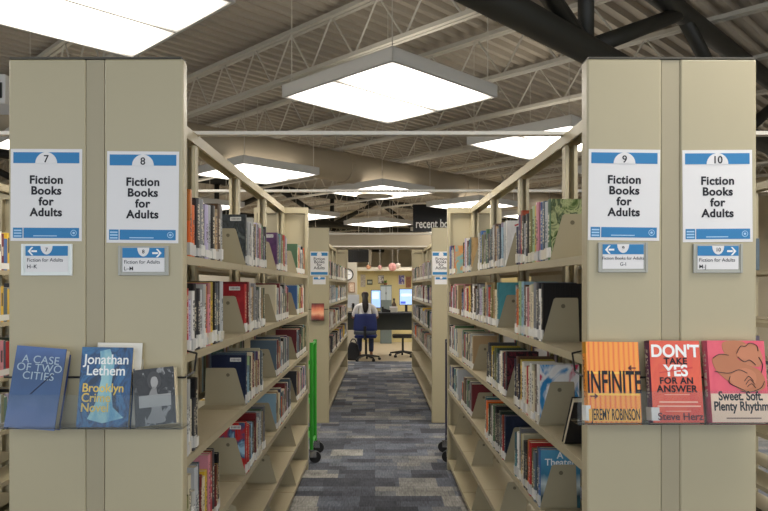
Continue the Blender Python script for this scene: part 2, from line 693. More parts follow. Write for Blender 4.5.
def fixture(x, y, label, group=None):
    zb = EYE + 1.5
    t = thing('ceiling_light', label, 'ceiling light', T(x, y, zb) @ RZ(R(45)), group)
    hs, H = 0.605, 0.10
    mb = MB()
    for a in (0, 90, 180, 270):
        mb.box(-hs, hs, hs - 0.012, hs, 0, H, RZ(R(a)))
        mb.box(-hs, hs, hs - 0.020, hs, 0.0, 0.008, RZ(R(a)))
    mb.box(-hs, hs, -hs, hs, H - 0.01, H)
    mb.box(-hs, hs, -0.009, 0.009, 0.0, 0.012)
    mb.build('housing', FIXSIDE, t)
    for s in (-1, 1):
        y0, y1 = (0.006, hs - 0.018) if s > 0 else (-hs + 0.018, -0.006)
        MB().box(-hs + 0.018, hs - 0.018, y0, y1, 0.008, 0.014).build('lens', LENS, t)
    MB().box(-hs + 0.06, hs - 0.06, -hs + 0.06, hs - 0.06, H + 0.0005, H + 0.006).build('fill_panel', UPFILL_MAT, t)  # added glowing panel, throws fill light up at the deck
    for sx in (-1, 1):
        for sy in (-1, 1):
            MB().tube((sx * 0.55, sy * 0.55, H), (sx * 0.55, sy * 0.55, DECK_Z - zb + 0.02), 0.004, 5).build('hanger_wire', JOIST, t)


FL = {
    (0, 0): 'square white ceiling light centred over the near end of the aisle',
    (-1, 0): 'bright square ceiling light directly above the bookcase with signs seven and eight',
    (1, 0): 'square ceiling light partly behind the bookcase end with signs nine and ten',
    (0, 1): 'square ceiling light under the round duct, seen over the bookcase beside sign eight',
    (1, 1): 'square ceiling light half hidden behind the round duct diffuser',
    (2, 1): 'square ceiling light in front of the black hanging sign',
    (1, 2): 'small distant ceiling light below the black truss, at its first brace',
    (2, 2): 'small distant ceiling light below the black truss, under its middle brace',
    (-1, 1): 'square ceiling light glimpsed past the outer edge of the sign seven panel',
}
for j in range(-2, 6):
    for i in range(-4, 6):
        x = 0.117 + i * 1.71 - j * 1.72
        y = 5.24 + i * 1.75 + j * 3.63
        if not (-6.2 < x < 6.2 and -3.0 < y < 24) or (y < 1.2 and x < 1.0):
            continue
        lb = FL.get((i, j))
        if lb:
            fixture(x, y, lb)
        else:
            fixture(x, y, 'square ceiling light of the same grid, largely outside the view', 'ceiling lights outside the view')


# ------------------------------------------------------------------ books
PAL = {
    'black': '1E1E21', 'charcoal': '3A3B40', 'navy': '1F2A48', 'dark red': '6E1C22', 'red': 'B3282C', 'cream': 'D8CDB0', 'white': 'DEDCD6',
    'grey': '85868A', 'pale grey': 'B4B6B8', 'tan': 'A98D66', 'brown': '5C4432', 'orange': 'D9641F', 'yellow': 'D6B13C', 'teal': '3F8088',
    'pale blue': '93B4C6', 'blue': '3C669E', 'green': '4F7350', 'pale green': '9DB78A', 'olive': '7C7A45', 'purple': '574068', 'pink': 'C98590',
    'lavender': 'B3A9C6', 'dark green': '2B4236', 'slate': '50606C',
}
MIX = ['black', 'black', 'charcoal', 'charcoal', 'navy', 'dark red', 'red', 'cream', 'white', 'white', 'grey', 'pale grey', 'pale grey', 'tan', 'brown',
       'orange', 'teal', 'pale blue', 'blue', 'green', 'purple', 'slate', 'slate', 'lavender', 'dark green', 'cream', 'grey', 'olive', 'yellow', 'pink']


def book_shapes(d, t, h, bt=0.003):
    """spine at x=0, thickness along y, standing on z=0"""
    cov = MB()
    n = 4
    sp = [(-0.35 * t * math.sin(math.pi * i / n) * 0.35, t * i / n) for i in range(n + 1)]
    # spine strip
    vs, fs = [], []
    for (x, y) in sp:
        vs += [(x, y, 0), (x, y, h)]
    for (x, y) in reversed(sp):
        x2 = x + bt
        y2 = min(max(y, bt), t - bt)
        vs += [(x2, y2, 0), (x2, y2, h)]
    m_ = len(vs) // 2
    for i in range(m_):
        j = (i + 1) % m_
        fs.append((2 * i, 2 * j, 2 * j + 1, 2 * i + 1))
    for i in range(n):
        j = m_ - 1 - i
        fs.append((2 * i, 2 * (i + 1), 2 * (j - 1), 2 * j))
        fs.append((2 * i + 1, 2 * j + 1, 2 * (j - 1) + 1, 2 * (i + 1) + 1))
    cov.add(vs, fs)
    cov.box(bt * 0.5, d, 0, bt, 0, h)
    cov.box(bt * 0.5, d, t - bt, t, 0, h)
    pg = MB().box(bt, d - 0.004, bt, t - bt, 0.003, h - 0.004)
    return cov, pg


def book(M, d, t, h, color, label, group=None, tag_h=0.038, jacket=None, cat='book'):
    o = thing('book', label, cat, M, group)
    cov, pg = book_shapes(d, t, h)
    c = cov.build('cover', jacket or JACKET, o, fix=False)
    col = lin(PAL[color]) if color in PAL else lin(color)
    jit = 1 + rnd.uniform(-0.12, 0.12)
    c.color = tuple(min(1, x * jit) for x in col[:3]) + (1,)
    pg.build('page_block', PAGES, o, fix=False)
    if tag_h:
        z0 = rnd.uniform(0.004, 0.012)
        th = tag_h * rnd.choice((0.72, 0.85, 1.0, 1.0, 1.1))
        MB().box(-0.35 * t * 0.36 - 0.0008, 0.010, -0.0004, t + 0.0004, z0, z0 + th).build('spine_tag', rnd.choice((TAG, TAG, TAG2, TAG3)), o, fix=False)
    return o


# ------------------------------------------------------------------ double-faced library bookcases
SHELF_Z = [1.70, 1.38, 1.04, 0.71, 0.39, 0.09]
TOPZ = 2.29
HALF = 0.235
SEC = 0.914


def bookcase(name, label, M, nsec, ystart=0.10, near_panel=True, half=HALF, rail=True, pw=(-0.263, 0.268), pd=0.046):
    root = thing(name, label, 'bookcase', M)
    yend = ystart + nsec * SEC
    # near end panel: two pans and a centre channel
    if near_panel:
        mb = MB()
        mb.box(pw[0], -0.028, 0.0, pd, 0.0, TOPZ)
        mb.build('end_panel', BEIGE, root, bevel=0.006)
        mb = MB()
        mb.box(0.028, pw[1], 0.0, pd, 0.0, TOPZ)
        mb.build('end_panel', BEIGE, root, bevel=0.006)
        mb = MB()
        mb.box(-0.027, 0.027, 0.004, pd, 0.0, TOPZ - 0.002)
        for zz in (1.375, 1.43, 1.985):
            mb.tube((0.018, 0.0035, zz), (0.018, 0.006, zz), 0.0035, 8)
        mb.build('centre_channel', STRIP, root)
        MB().box(pw[0] + 0.004, pw[1] - 0.004, -0.001, pd, TOPZ, TOPZ + 0.005).build('panel_cap', mat('dark_trim', '4A463C', 0.5), root)
    # far end panel, a framed pan
    mb = MB()
    mb.box(-half, half, yend + 0.045, yend + 0.06, 0, TOPZ)
    mb.build('end_panel', BEIGE, root)
    mb = MB()
    for x0, x1 in ((-half, -half + 0.025), (-0.03, 0.03), (half - 0.025, half)):
        mb.box(x0, x1, yend + 0.005, yend + 0.045, 0, TOPZ)
    mb.box(-half + 0.025, -0.03, yend + 0.005, yend + 0.045, TOPZ - 0.05, TOPZ)
    mb.box(0.03, half - 0.025, yend + 0.005, yend + 0.045, TOPZ - 0.05, TOPZ)
    mb.build('panel_frame', BEIGE, root)
    for k in range(nsec + 1):
        y = ystart + k * SEC
        y = min(max(y, ystart + 0.03), yend - 0.03)
        mb = MB()
        mb.box(-0.028, 0.028, y + 0.018, y + 0.024, 0.0, TOPZ - 0.05)
        mb.box(-0.028, -0.012, y - 0.026, y + 0.018, 0.0, TOPZ - 0.05)
        mb.box(0.012, 0.028, y - 0.026, y + 0.018, 0.0, TOPZ - 0.05)
        mb.build('post', BEIGE, root)
    if rail:
        mb = MB()
        mb.box(-0.034, 0.034, ystart - 0.02, yend + 0.02, TOPZ - 0.012, TOPZ)
        mb.box(-0.034, -0.03, ystart - 0.02, yend + 0.02, TOPZ - 0.05, TOPZ - 0.012)
        mb.box(0.03, 0.034, ystart - 0.02, yend + 0.02, TOPZ - 0.05, TOPZ - 0.012)
        mb.build('top_rail', BEIGE, root)
    for k in range(nsec):
        y0, y1 = ystart + k * SEC + 0.003, ystart + (k + 1) * SEC - 0.003
        for z in SHELF_Z:
            for s in (-1, 1):
                mb = MB()
                a, b2 = (0.032, half) if s > 0 else (-half, -0.032)
                mb.box(a, b2, y0, y1, z - 0.006, z)
                fr = (half - 0.012, half) if s > 0 else (-half, -half + 0.012)
                mb.box(fr[0], fr[1], y0, y1, z - 0.028, z - 0.006)
                mb.build('shelf', BEIGE_SHADED, root)
    if True:
        mb = MB()
        mb.box(-half + 0.03, half - 0.03, ystart, yend, 0.0, 0.06)
        mb.build('base_plinth', STRIP, root)
    return root


YN = 2.0
LM = T(-0.849, YN, 0) @ RZ(R(-0.42))
RM = T(0.897, YN, 0) @ RZ(R(0.42))
bookcase('bookcase', 'tall beige metal library bookcase whose end carries signs seven and eight', LM, 4)
bookcase('bookcase', 'tall beige metal library bookcase whose end carries signs nine and ten', RM, 4, pw=(-0.255, 0.261), pd=0.056)
LM2 = T(-0.808, 7.74, 0) @ RZ(R(-0.7))
RM2 = T(0.93, 7.74, 0)
bookcase('bookcase', 'distant beige bookcase beyond the green cart, in line with sign eight', LM2, 5)
bookcase('bookcase', 'distant beige bookcase beside the black hanging sign, in line with sign nine', RM2, 5)
LMO = T(-2.53, 2.0, 0)
RMO = T(2.58, 2.0, 0)
bookcase('bookcase', 'neighbouring bookcase one aisle out from sign seven, a sliver at the frame edge', LMO, 3)
bookcase('bookcase', 'neighbouring bookcase one aisle out from sign ten, a sliver at the frame edge', RMO, 3)

# tie bars across the tops
for (y, x0, x1, lb) in ((3.02, -3.2, 3.2, 'nearest white tie bar bridging the bookcase tops over the aisle'),
                        (4.83, -3.2, 3.2, 'second white tie bar bridging the tops of the near bookcases'),
                        (8.76, -3.0, 3.0, 'upper thin tie bar over the distant bookcases, level with the hanging sign'),
                        (11.5, -3.0, 3.0, 'farthest tie bar over the distant bookcases, just above the office')):
    o = MB().box(x0, x1, y - 0.02, y + 0.02, TOPZ + 0.0005, TOPZ + 0.017).build('tie_bar', BAR)
    tag(o, lb, 'tie bar', 'tie bars across the bookcase tops')


# ------------------------------------------------------------------ bookends and books on the near shelves
def bookend(M, side, label):
    """M: stack matrix @ translation to shelf front edge; plate spans inward"""
    o = thing('bookend', label, 'bookend', M, 'beige metal bookends')
    s = side                       # +1: shelf front toward +x
    D = 0.195 if s > 0 else 0.150
    poly = [(0.0, 0.0), (-D * s, 0.0), (-(D - 0.005) * s, 0.169), (-(D - 0.008) * s, 0.175), (-0.056 * s, 0.175), (-0.048 * s, 0.169)]
    MB().prism(poly, 0.0, 0.0022).build('plate', BOOKEND, o)
    MB().box(min(0, -D * s), max(0, -D * s), -0.014, 0.0, 0.0, 0.002).build('foot', BOOKEND, o)
    n = 14
    mb = MB()
    cx, cz = -0.085 * s, 0.142
    vs, fs = [], []
    for r, y in ((0.0085, -0.0012), (0.0065, -0.0012), (0.0065, -0.0002)):
        for i in range(n):
            a = 2 * math.pi * i / n
            vs.append((cx + r * math.cos(a), y, cz + r * math.sin(a)))
    for k in range(2):
        for i in range(n):
            fs.append((k * n + i, k * n + (i + 1) % n, (k + 1) * n + (i + 1) % n, (k + 1) * n + i))
    fs.append(tuple(range(2 * n, 3 * n)))
    mb.add(vs, fs)
    mb.build('hole_rim', HOLE, o)
    return o


ART = {
    'nature': art_material('cover_nature', ['23301C', '4A6230', 'A9B083', '33472C', '7D8A70'], 4, distort=1.2),
    'wing': art_material('cover_wing', ['0E0E10', '141417', '3A3A3E', '0F0F12', '1A1A1D'], 5, (1, 1, 1), 3, 'wave'),
    'cards': art_material('cover_cards', ['C8385A', 'E6E2DE', 'ECEAE6', '3E8FC4', '2F7FB4', 'B02A4A'], 1.9, distort=0.7),
    'harbour': art_material('cover_harbour', ['3C6E78', '27434C', 'C9D3D2', '3E7C9A', '4A8FB2', '5D9DBC'], 4, distort=0.25, kind='grad'),
    'teal': art_material('cover_teal', ['4F9AA2', '57A4AC', '4A919A'], 2, distort=0.3),
    'script': art_material('cover_script', ['E7E4DE', 'DAD7D2', 'ECEAE6'], 4, distort=0.5),
    'nightred': art_material('cover_nightred', ['17151C', '2A1A20', '6E2A34', '1C1A24'], 5, distort=1.5),
    'tanfig': art_material('cover_tan', ['BE9A66', 'C4A26E', '9E7B4E'], 3, distort=0.4),
    'orangefig': art_material('cover_orange', ['C98B4A', '6FB0B4', 'CF9452', 'C98B4A'], 3, distort=0.8),
    'nightblue': art_material('cover_nightblue', ['161A28', '1E2436', '2A2F45'], 3, distort=0.6),
    'crimson': art_material('cover_crimson', ['A31E26', '8E1A22', 'B22A2E'], 2.5, distort=0.4),
    'navy': art_material('cover_navy', ['141D38', '18223E', '101830'], 2, distort=0.4),
    'greyphoto': art_material('cover_greyphoto', ['2A2D30', '3F464A', '23262A', '59625F'], 4, distort=1.0),
    'plum': art_material('cover_plum', ['4A2C52', '5A365F', '3C2546'], 2.5, distort=0.5),
    'skyblue': art_material('cover_sky', ['5F7C9E', '7E9BB8', '9DB4C8', '6A86A8'], 3, distort=0.5),
    'fire': art_material('cover_fire', ['A01C1E', 'C33028', '2D4E74', '9EC0D4'], 3, distort=1.0),
    'seafoam': art_material('cover_seafoam', ['7BA48E', '9AB79C', '6B9580'], 3, distort=0.7),
    'creamart': art_material('cover_cream', ['CFC4A6', 'D8CEB4', 'BFB08C'], 3, distort=0.7),
}
ARTLABEL = {'nature': 'leafy green', 'wing': 'black wing-patterned', 'cards': 'red-white-blue', 'harbour': 'blue harbour-scene', 'teal': 'plain teal',
            'script': 'white red-lettered', 'nightred': 'dark red-tinged', 'tanfig': 'tan', 'orangefig': 'orange-teal', 'nightblue': 'midnight blue',
            'crimson': 'crimson', 'navy': 'dark navy', 'greyphoto': 'dark grey', 'plum': 'plum purple', 'skyblue': 'hazy blue', 'fire': 'red and blue',
            'seafoam': 'pale green', 'creamart': 'cream'}
SHN = ['top shelf', 'second shelf down', 'third shelf down', 'fourth shelf down', 'fifth shelf down', 'bottom shelf']
far_books = MB()
TAGC, PAGEC = lin('DEDCD6'), lin('CBBFA4')


def far_book(M, d, t, h, color):
    c = lin(PAL[color])
    j = 1 + rnd.uniform(-0.15, 0.15)
    far_books.col = tuple(min(1, x * j) for x in c[:3]) + (1,)
    far_books.box(0, d, 0, t, 0, h - 0.003, M)
    far_books.col = PAGEC
    far_books.box(0.003, d - 0.003, 0.003, t - 0.003, h - 0.003, h - 0.001, M)
    far_books.col = TAGC
    far_books.box(-0.0012, 0.008, -0.0003, t + 0.0003, 0.008, 0.045, M)
    if rnd.random() < 0.6:
        far_books.col = lin('D8CFB4') if c[0] + c[1] + c[2] < 0.6 else lin('2A2A30')
        z0 = rnd.uniform(0.3, 0.5) * h
        far_books.box(-0.0008, 0.002, t * 0.3, t * 0.7, z0, z0 + rnd.uniform(0.15, 0.4) * h, M)


def face_art(o, key, t, d, h, near_y, side):
    """printed cover on the board that faces the near end of the aisle"""
    y0, y1 = (-0.0006, 0.0002) if near_y else (t - 0.0002, t + 0.0006)
    a = MB().box(0.001, d, y0, y1, 0, h).build('front_cover', ART[key], o)
    return a


def sticker(o, t, d, h, near_y, x0, x1, z0, z1):
    y0, y1 = (-0.0012, -0.0004) if near_y else (t + 0.0004, t + 0.0012)
    MB().box(x0, x1, y0, y1, z0, z1).build('barcode_sticker', TAG, o)
    y0, y1 = (-0.0016, -0.001) if near_y else (t + 0.001, t + 0.0016)
    mb = MB()
    n = 7
    for i in range(n):
        xx = x0 + 0.004 + (x1 - x0 - 0.008) * i / n
        mb.box(xx, xx + 0.0025, y0, y1, z0 + 0.004, z1 - 0.004)
    mb.build('barcode', INK, o)


def fill(stack, SM, shelf, y0, y1, colors=None, art=None, tags=True, tmin=0.022, tmax=0.046, hmin=0.20, hmax=0.245, end=True, gi=0, case='', lean=None, stuff=False):
    """a run of books from y0 to y1 (distance from the camera), with its bookend on the near side"""
    side = 1 if stack == 'L' else -1
    z = SHELF_Z[shelf]
    front = HALF * side
    y = y0 - YN
    yend = y1 - YN
    if end:
        where = 'behind the near end panel' if False else ''
        lb = '%s plain beige bookend along the %s, bookcase under %s' % (ORD[gi], SHN[shelf], case)
        bookend(SM @ T(front - 0.004 * side, y, z), side, lb)
        y += 0.003
    k = 0
    while True:
        t = rnd.uniform(tmin, tmax)
        if y + t > yend:
            break
        h = rnd.uniform(hmin, hmax)
        d = rnd.uniform(0.14, 0.165)
        if rnd.random() < 0.12:
            t, h, d = t * 0.8, 0.178, 0.112
        if colors and k < len(colors):
            color = colors[k]
        else:
            color = rnd.choice(MIX)
        key = art if (k == 0 and art) else None
        if key:
            h = max(h, 0.232)
            d = 0.16
        inset = rnd.uniform(0.006, 0.013)
        if side > 0:
            M = SM @ T(front - inset, y + t, z) @ RZ(R(180))      # spine toward +x
        else:
            M = SM @ T(front + inset, y, z)
        zo = ORD[min(k, len(ORD) - 1)]
        if stuff:
            far_book(M, d, t, h, color)
            y += t + rnd.uniform(0.0004, 0.0015)
            k += 1
            continue
        if end:
            lb = '%s book, %s past the %s bookend, %s, bookcase under %s' % (ARTLABEL[key] if key else color, zo, ORD[gi], SHN[shelf], case)
        else:
            lb = '%s book, %s in from end panel, %s, bookcase under %s' % (ARTLABEL[key] if key else color, zo, SHN[shelf], case)
        o = book(M, d, t, h, color, lb, 'books along the aisle shelves')
        if key:
            near = side < 0
            face_art(o, key, t, d, h, near, side)
            if side > 0:
                sticker(o, t, d, h, near, 0.02, 0.072, h - 0.03, h - 0.012)
            elif key in ('harbour',):
                pass
        y += t + rnd.uniform(0.0004, 0.0015)
        k += 1


E8, E9 = 'sign eight', 'sign nine'
# bookcase 8 (spines face +x)
fill('L', LM, 0, 2.20, 2.68, ['orange', 'orange', 'charcoal', 'grey', 'black', 'lavender', 'pale grey', 'black', 'tan', 'brown'], end=False, case=E8, tmax=0.05, tmin=.035)
fill('L', LM, 0, 3.12, 3.70, ['charcoal', 'slate', 'pale grey', 'grey', 'pale grey', 'white', 'charcoal', 'tan'], 'greyphoto', gi=0, case=E8)
fill('L', LM, 0, 4.06, 4.55, ['purple', 'charcoal', 'white', 'slate'], 'plum', gi=1, case=E8)
fill('L', LM, 0, 5.07, 5.62, ['green', 'cream', 'tan', 'orange', 'black'], 'seafoam', gi=2, case=E8, stuff=True)
fill('L', LM, 1, 2.18, 2.68, ['red', 'lavender', 'white', 'black', 'charcoal', 'pale grey', 'white', 'orange', 'pink', 'yellow', 'black', 'slate', 'charcoal'], end=False, case=E8, tmin=.026, tmax=.042)
fill('L', LM, 1, 3.12, 3.66, ['red', 'dark red', 'pale grey', 'white', 'tan', 'grey', 'charcoal'], 'crimson', gi=0, case=E8)
fill('L', LM, 1, 4.06, 4.62, ['cream', 'slate', 'pale grey', 'dark red', 'purple'], 'creamart', gi=1, case=E8, stuff=True)
fill('L', LM, 1, 5.07, 5.60, ['blue', 'pale grey', 'green', 'pale green'], 'skyblue', gi=2, case=E8, stuff=True)
fill('L', LM, 2, 2.17, 2.34, ['pale grey', 'white', 'cream', 'charcoal', 'black'], end=False, case=E8, hmin=.235, hmax=.25)
fill('L', LM, 2, 3.12, 3.62, ['navy', 'slate', 'pale blue', 'pale green', 'dark green', 'cream', 'dark red'], 'navy', gi=0, case=E8)
fill('L', LM, 2, 4.06, 4.66, ['slate', 'pale blue', 'dark red', 'brown', 'tan', 'orange'], 'greyphoto', gi=1, case=E8, stuff=True)
fill('L', LM, 2, 5.07, 5.72, ['dark red', 'slate', 'pale blue', 'slate', 'charcoal'], 'crimson', gi=2, case=E8, stuff=True)
fill('L', LM, 3, 2.17, 2.66, ['olive', 'cream', 'white', 'pale grey', 'slate', 'dark red', 'cream', 'yellow', 'pink', 'red', 'charcoal', 'dark red'], end=False, case=E8, hmin=.19, hmax=.27, tmin=.024)
fill('L', LM, 3, 3.12, 3.66, ['red', 'red', 'yellow', 'slate', 'pale blue', 'charcoal', 'brown', 'dark red'], 'fire', gi=0, case=E8)
fill('L', LM, 3, 4.06, 4.76, ['pale blue', 'tan', 'brown', 'cream', 'blue', 'navy', 'blue'], 'skyblue', gi=1, case=E8, stuff=True)
fill('L', LM, 3, 5.07, 5.74, ['charcoal', 'tan', 'brown', 'dark red', 'pink'], 'greyphoto', gi=2, case=E8, stuff=True)
for shelf, ys in ((4, (3.12, 4.06, 5.0)), (5, (3.12, 4.06, 5.0))):
    for gi, y in enumerate(ys):
        bookend(LM @ T(HALF - 0.004, y - YN, SHELF_Z[shelf]), 1, '%s empty-standing bookend along the %s, bookcase under sign eight' % (ORD[gi], SHN[shelf]))
# bookcase 9 (spines face -x)
fill('R', RM, 0, 2.50, 3.10, ['green', 'pale grey', 'slate', 'blue', 'pink', 'yellow', 'pale green', 'olive', 'charcoal', 'pale grey', 'black', 'red'], 'nature', gi=0, case=E9, tmax=.05, tmin=.034, hmin=.215)
fill('R', RM, 0, 3.32, 4.20, ['white', 'pale grey', 'pale blue', 'lavender', 'slate', 'grey', 'tan', 'brown', 'pale grey', 'charcoal', 'black', 'slate'], 'script', gi=1, case=E9, tmin=.03)
fill('R', RM, 0, 4.46, 4.88, ['tan', 'slate', 'teal', 'teal', 'grey', 'dark red'], 'tanfig', gi=2, case=E9)
fill('R', RM, 0, 5.35, 5.72, ['orange', 'teal', 'cream'], 'orangefig', end=False, case=E9)
fill('R', RM, 1, 2.62, 3.14, ['black', 'white', 'charcoal', 'grey', 'cream', 'cream', 'pink', 'white', 'brown', 'pale blue', 'pale green'], 'wing', gi=0, case=E9, tmin=.03)
fill('R', RM, 1, 3.53, 4.95, ['teal', 'cream', 'tan', 'olive', 'brown', 'red', 'grey', 'tan', 'brown', 'pale green', 'pale grey', 'lavender', 'grey', 'charcoal', 'grey', 'brown', 'black', 'white'], 'teal', gi=1, case=E9, tmin=.035, tmax=.06)
fill('R', RM, 1, 5.15, 5.72, ['tan', 'cream', 'charcoal'], 'tanfig', end=False, case=E9 + ', far bay', stuff=True)
fill('R', RM, 2, 2.67, 3.14, ['white', 'brown', 'cream', 'white', 'cream', 'red', 'cream', 'white'], 'cards', gi=0, case=E9, tmin=.03)
fill('R', RM, 2, 3.32, 3.92, ['charcoal', 'dark red', 'navy', 'cream', 'white', 'pale grey', 'slate', 'dark green', 'olive'], 'nightred', gi=1, case=E9)
fill('R', RM, 2, 4.40, 4.95, ['tan', 'cream', 'white', 'pale grey', 'charcoal'], 'tanfig', gi=2, case=E9, stuff=True)
fill('R', RM, 2, 5.15, 5.72, ['cream', 'grey', 'slate', 'pale grey'], 'creamart', end=False, case=E9 + ', far bay', stuff=True)
fill('R', RM, 3, 2.65, 3.14, ['blue', 'charcoal', 'slate', 'olive', 'red', 'orange', 'black', 'charcoal', 'cream'], 'harbour', gi=0, case=E9, tmin=.028)
fill('R', RM, 3, 3.35, 3.95, ['navy', 'red', 'dark red', 'slate', 'dark green', 'charcoal', 'black'], 'nightblue', gi=1, case=E9)
fill('R', RM, 3, 4.45, 5.0, ['dark red', 'charcoal', 'grey', 'charcoal'], 'nightred', gi=2, case=E9, stuff=True)
fill('R', RM, 3, 5.15, 5.72, ['pale grey', 'pale blue', 'cream', 'slate'], 'skyblue', end=False, case=E9 + ', far bay', stuff=True)
for shelf, ys in ((4, (2.66, 3.5, 4.45, 5.4)), (5, (2.66, 3.5, 4.45, 5.4))):
    for gi, y in enumerate(ys):
        bookend(RM @ T(-HALF + 0.004, y - YN, SHELF_Z[shelf]), -1, '%s empty-standing bookend along the %s, bookcase under sign nine' % (ORD[gi], SHN[shelf]))

# lettering on three of the covers that face the near end of the aisle
for o in list(COL.objects):
    if o.name.startswith('book') and o.get('label', '').startswith('blue harbour-scene'):
        text('cover_title', 'A\nTheater', 0.038, WHITE, o, T(0.078, -0.0015, 0.197), 0.015, lines=0.72)
    if o.name.startswith('book') and o.get('label', '').startswith('white red-lettered'):
        text('cover_title', 'RA', 0.07, mat('red_ink', 'B03A40', 0.5), o, T(0.07, -0.0015, 0.18) @ RY(R(70)), 0.01)

# a book slumped against the end panel on the third shelf of bookcase 9
book(RM @ T(-HALF + 0.165, 0.385, SHELF_Z[2] + 0.001) @ RX(R(33)) @ RZ(R(180)), 0.15, 0.03, 0.215, 'black',
     'black book slumped against the end panel, third shelf down, bookcase under sign nine', tag_h=0)

# outer faces of the near bookcases, distant bookcases and the slivers at the frame edge: one mass of books


def run(M, side, z, y0, y1, hmin=0.2, hmax=0.245):
    y = y0
    while y < y1:
        t = rnd.uniform(0.024, 0.045)
        h = rnd.uniform(hmin, hmax)
        d = 0.15
        f = (HALF - 0.01) * side
        MM = M @ T(f, y + t, z) @ RZ(R(180)) if side > 0 else M @ T(f, y, z)
        far_book(MM, d, t, h, rnd.choice(MIX))
        y += t + 0.001


for M, s in ((LM, -1), (RM, 1)):
    for sh in (0, 1, 2, 3):
        for k in range(4):
            if sh == 0 and k > 1:
                continue
            y0 = 0.12 + k * SEC
            run(M, s, SHELF_Z[sh] if sh else SHELF_Z[0], y0, y0 + rnd.uniform(0.45, 0.75), 0.19, 0.22)
for M, s in ((LM2, 1), (RM2, -1)):
    for sh in (0, 1, 2, 3):
        for k in range(5):
            y0 = 0.12 + k * SEC
            run(M, s, SHELF_Z[sh], y0 + rnd.uniform(0, 0.12), y0 + rnd.uniform(0.6, 0.88))
for sh in (0, 1, 2, 3):
    run(LMO, 1, SHELF_Z[sh], 0.2, 2.75)
for sh in (0, 2, 3):
    run(RMO, -1, SHELF_Z[sh], 0.2, 0.9)
    run(RMO, -1, SHELF_Z[sh], 2.3, 2.75)
fb = far_books.build('library_books', TINT, fix=False)
tag(fb, 'masses of small shelved books on the distant and neighbouring bookcases', 'books', kind='stuff')
for y in (1.95, 2.1):
    for sh in (1, 4):
        pass


# ------------------------------------------------------------------ signs on the panels
def npx(px, py):
    return (px - VX) / 330.0, EYE + (VY - py) / 330.0


def sign(SM, ox, px0, px1, py0, py1, num, roll, label):
    x0, z1 = npx(px0, py0)
    x1, z0 = npx(px1, py1)
    wd, ht = x1 - x0, z1 - z0
    o = thing('paper_sign', label, 'sign', SM @ T((x0 + x1) / 2 - ox, -0.0005, (z0 + z1) / 2) @ RY(R(roll)), 'fiction signs on the bookcase ends')
    h2, w2 = ht / 2, wd / 2
    MB().box(-w2, w2, -0.0008, 0, -h2, h2).build('sheet', PAPER, o)
    bt, bb = h2 - 0.010, h2 - 0.043
    MB().box(-w2 + 0.008, w2 - 0.008, -0.0014, -0.0008, bb, bt).build('header_band', SIGNBLUE, o)
    n = 24
    r = 0.033
    poly = [(r * math.cos(math.pi * i / n), bb - 0.0005 + r * 1.02 * math.sin(math.pi * i / n)) for i in range(n + 1)]
    MB().prism(poly, -0.0022, -0.0014).build('number_disc', PAPER, o)
    text('sign_number', num, 0.031, INK, o, T(0, -0.0026, bb + 0.012), 0.012)
    text('sign_text', 'Fiction\nBooks\nfor\nAdults', 0.0345, INK, o, T(0, -0.0014, -0.004), 0.032, lines=0.95, space=1.08, wide=1.0)
    ft, fb_ = -h2 + 0.040, -h2 + 0.009
    MB().box(-w2 + 0.008, -w2 + 0.037, -0.0014, -0.0008, fb_, ft).build('logo_block', SIGNBLUE, o)
    mb = MB()
    for i in range(3):
        zz = ft - 0.006 - i * 0.0085
        mb.box(-w2 + 0.011, -w2 + 0.034, -0.002, -0.0014, zz - 0.0045, zz)
    mb.build('logo_print', LITE, o)
    MB().box(-w2 + 0.040, w2 - 0.008, -0.0014, -0.0008, fb_, ft).build('footer_band', SIGNBLUE, o)
    MB().box(-w2 + 0.07, w2 - 0.075, -0.0020, -0.0014, fb_ + 0.005, fb_ + 0.008).build('footer_print', LITE, o)
    mb = MB()
    cx = w2 - 0.024
    n = 20
    vs = [(cx + rr * math.cos(2 * math.pi * i / n), -0.002, (ft + fb_) / 2 + rr * math.sin(2 * math.pi * i / n)) for rr in (0.0095, 0.0075) for i in range(n)]
    mb.add(vs, [(i, (i + 1) % n, n + (i + 1) % n, n + i) for i in range(n)])
    mb.tube((cx, -0.0014, (ft + fb_) / 2), (cx, -0.0020, (ft + fb_) / 2), 0.004, 6)
    mb.build('badge', LITE, o)
    return o


OXL, OXR = -0.849, 0.897
sign(LM, OXL, 10.5, 82, 149, 241, '7', 0.3, 'paper sign numbered 7, Fiction Books for Adults, on the panel end beside sign eight')
sign(LM, OXL, 107, 179, 151.5, 243, '8', 0.5, 'paper sign numbered 8, Fiction Books for Adults, next to the near aisle')
sign(RM, OXR, 588, 659.5, 149.5, 240.5, '9', 0.6, 'paper sign numbered 9, Fiction Books for Adults, next to the near aisle')
sign(RM, OXR, 682.5, 752.5, 150, 242, '10', -0.4, 'slightly creased paper sign numbered 10, Fiction Books for Adults')


def arrow(s):
    # arrow pointing along s*x
    k = 0.004
    shaft = [(-0.013 * s, -0.0028), (0.004 * s, -0.0028), (0.004 * s, 0.0028), (-0.013 * s, 0.0028)]
    head = [(0.015 * s, 0.0), (0.0035 * s, 0.0125), (-0.002 * s, 0.0125), (0.0065 * s, 0.0028), (0.0065 * s, -0.0028), (-0.002 * s, -0.0125), (0.0035 * s, -0.0125)]
    return shaft, head


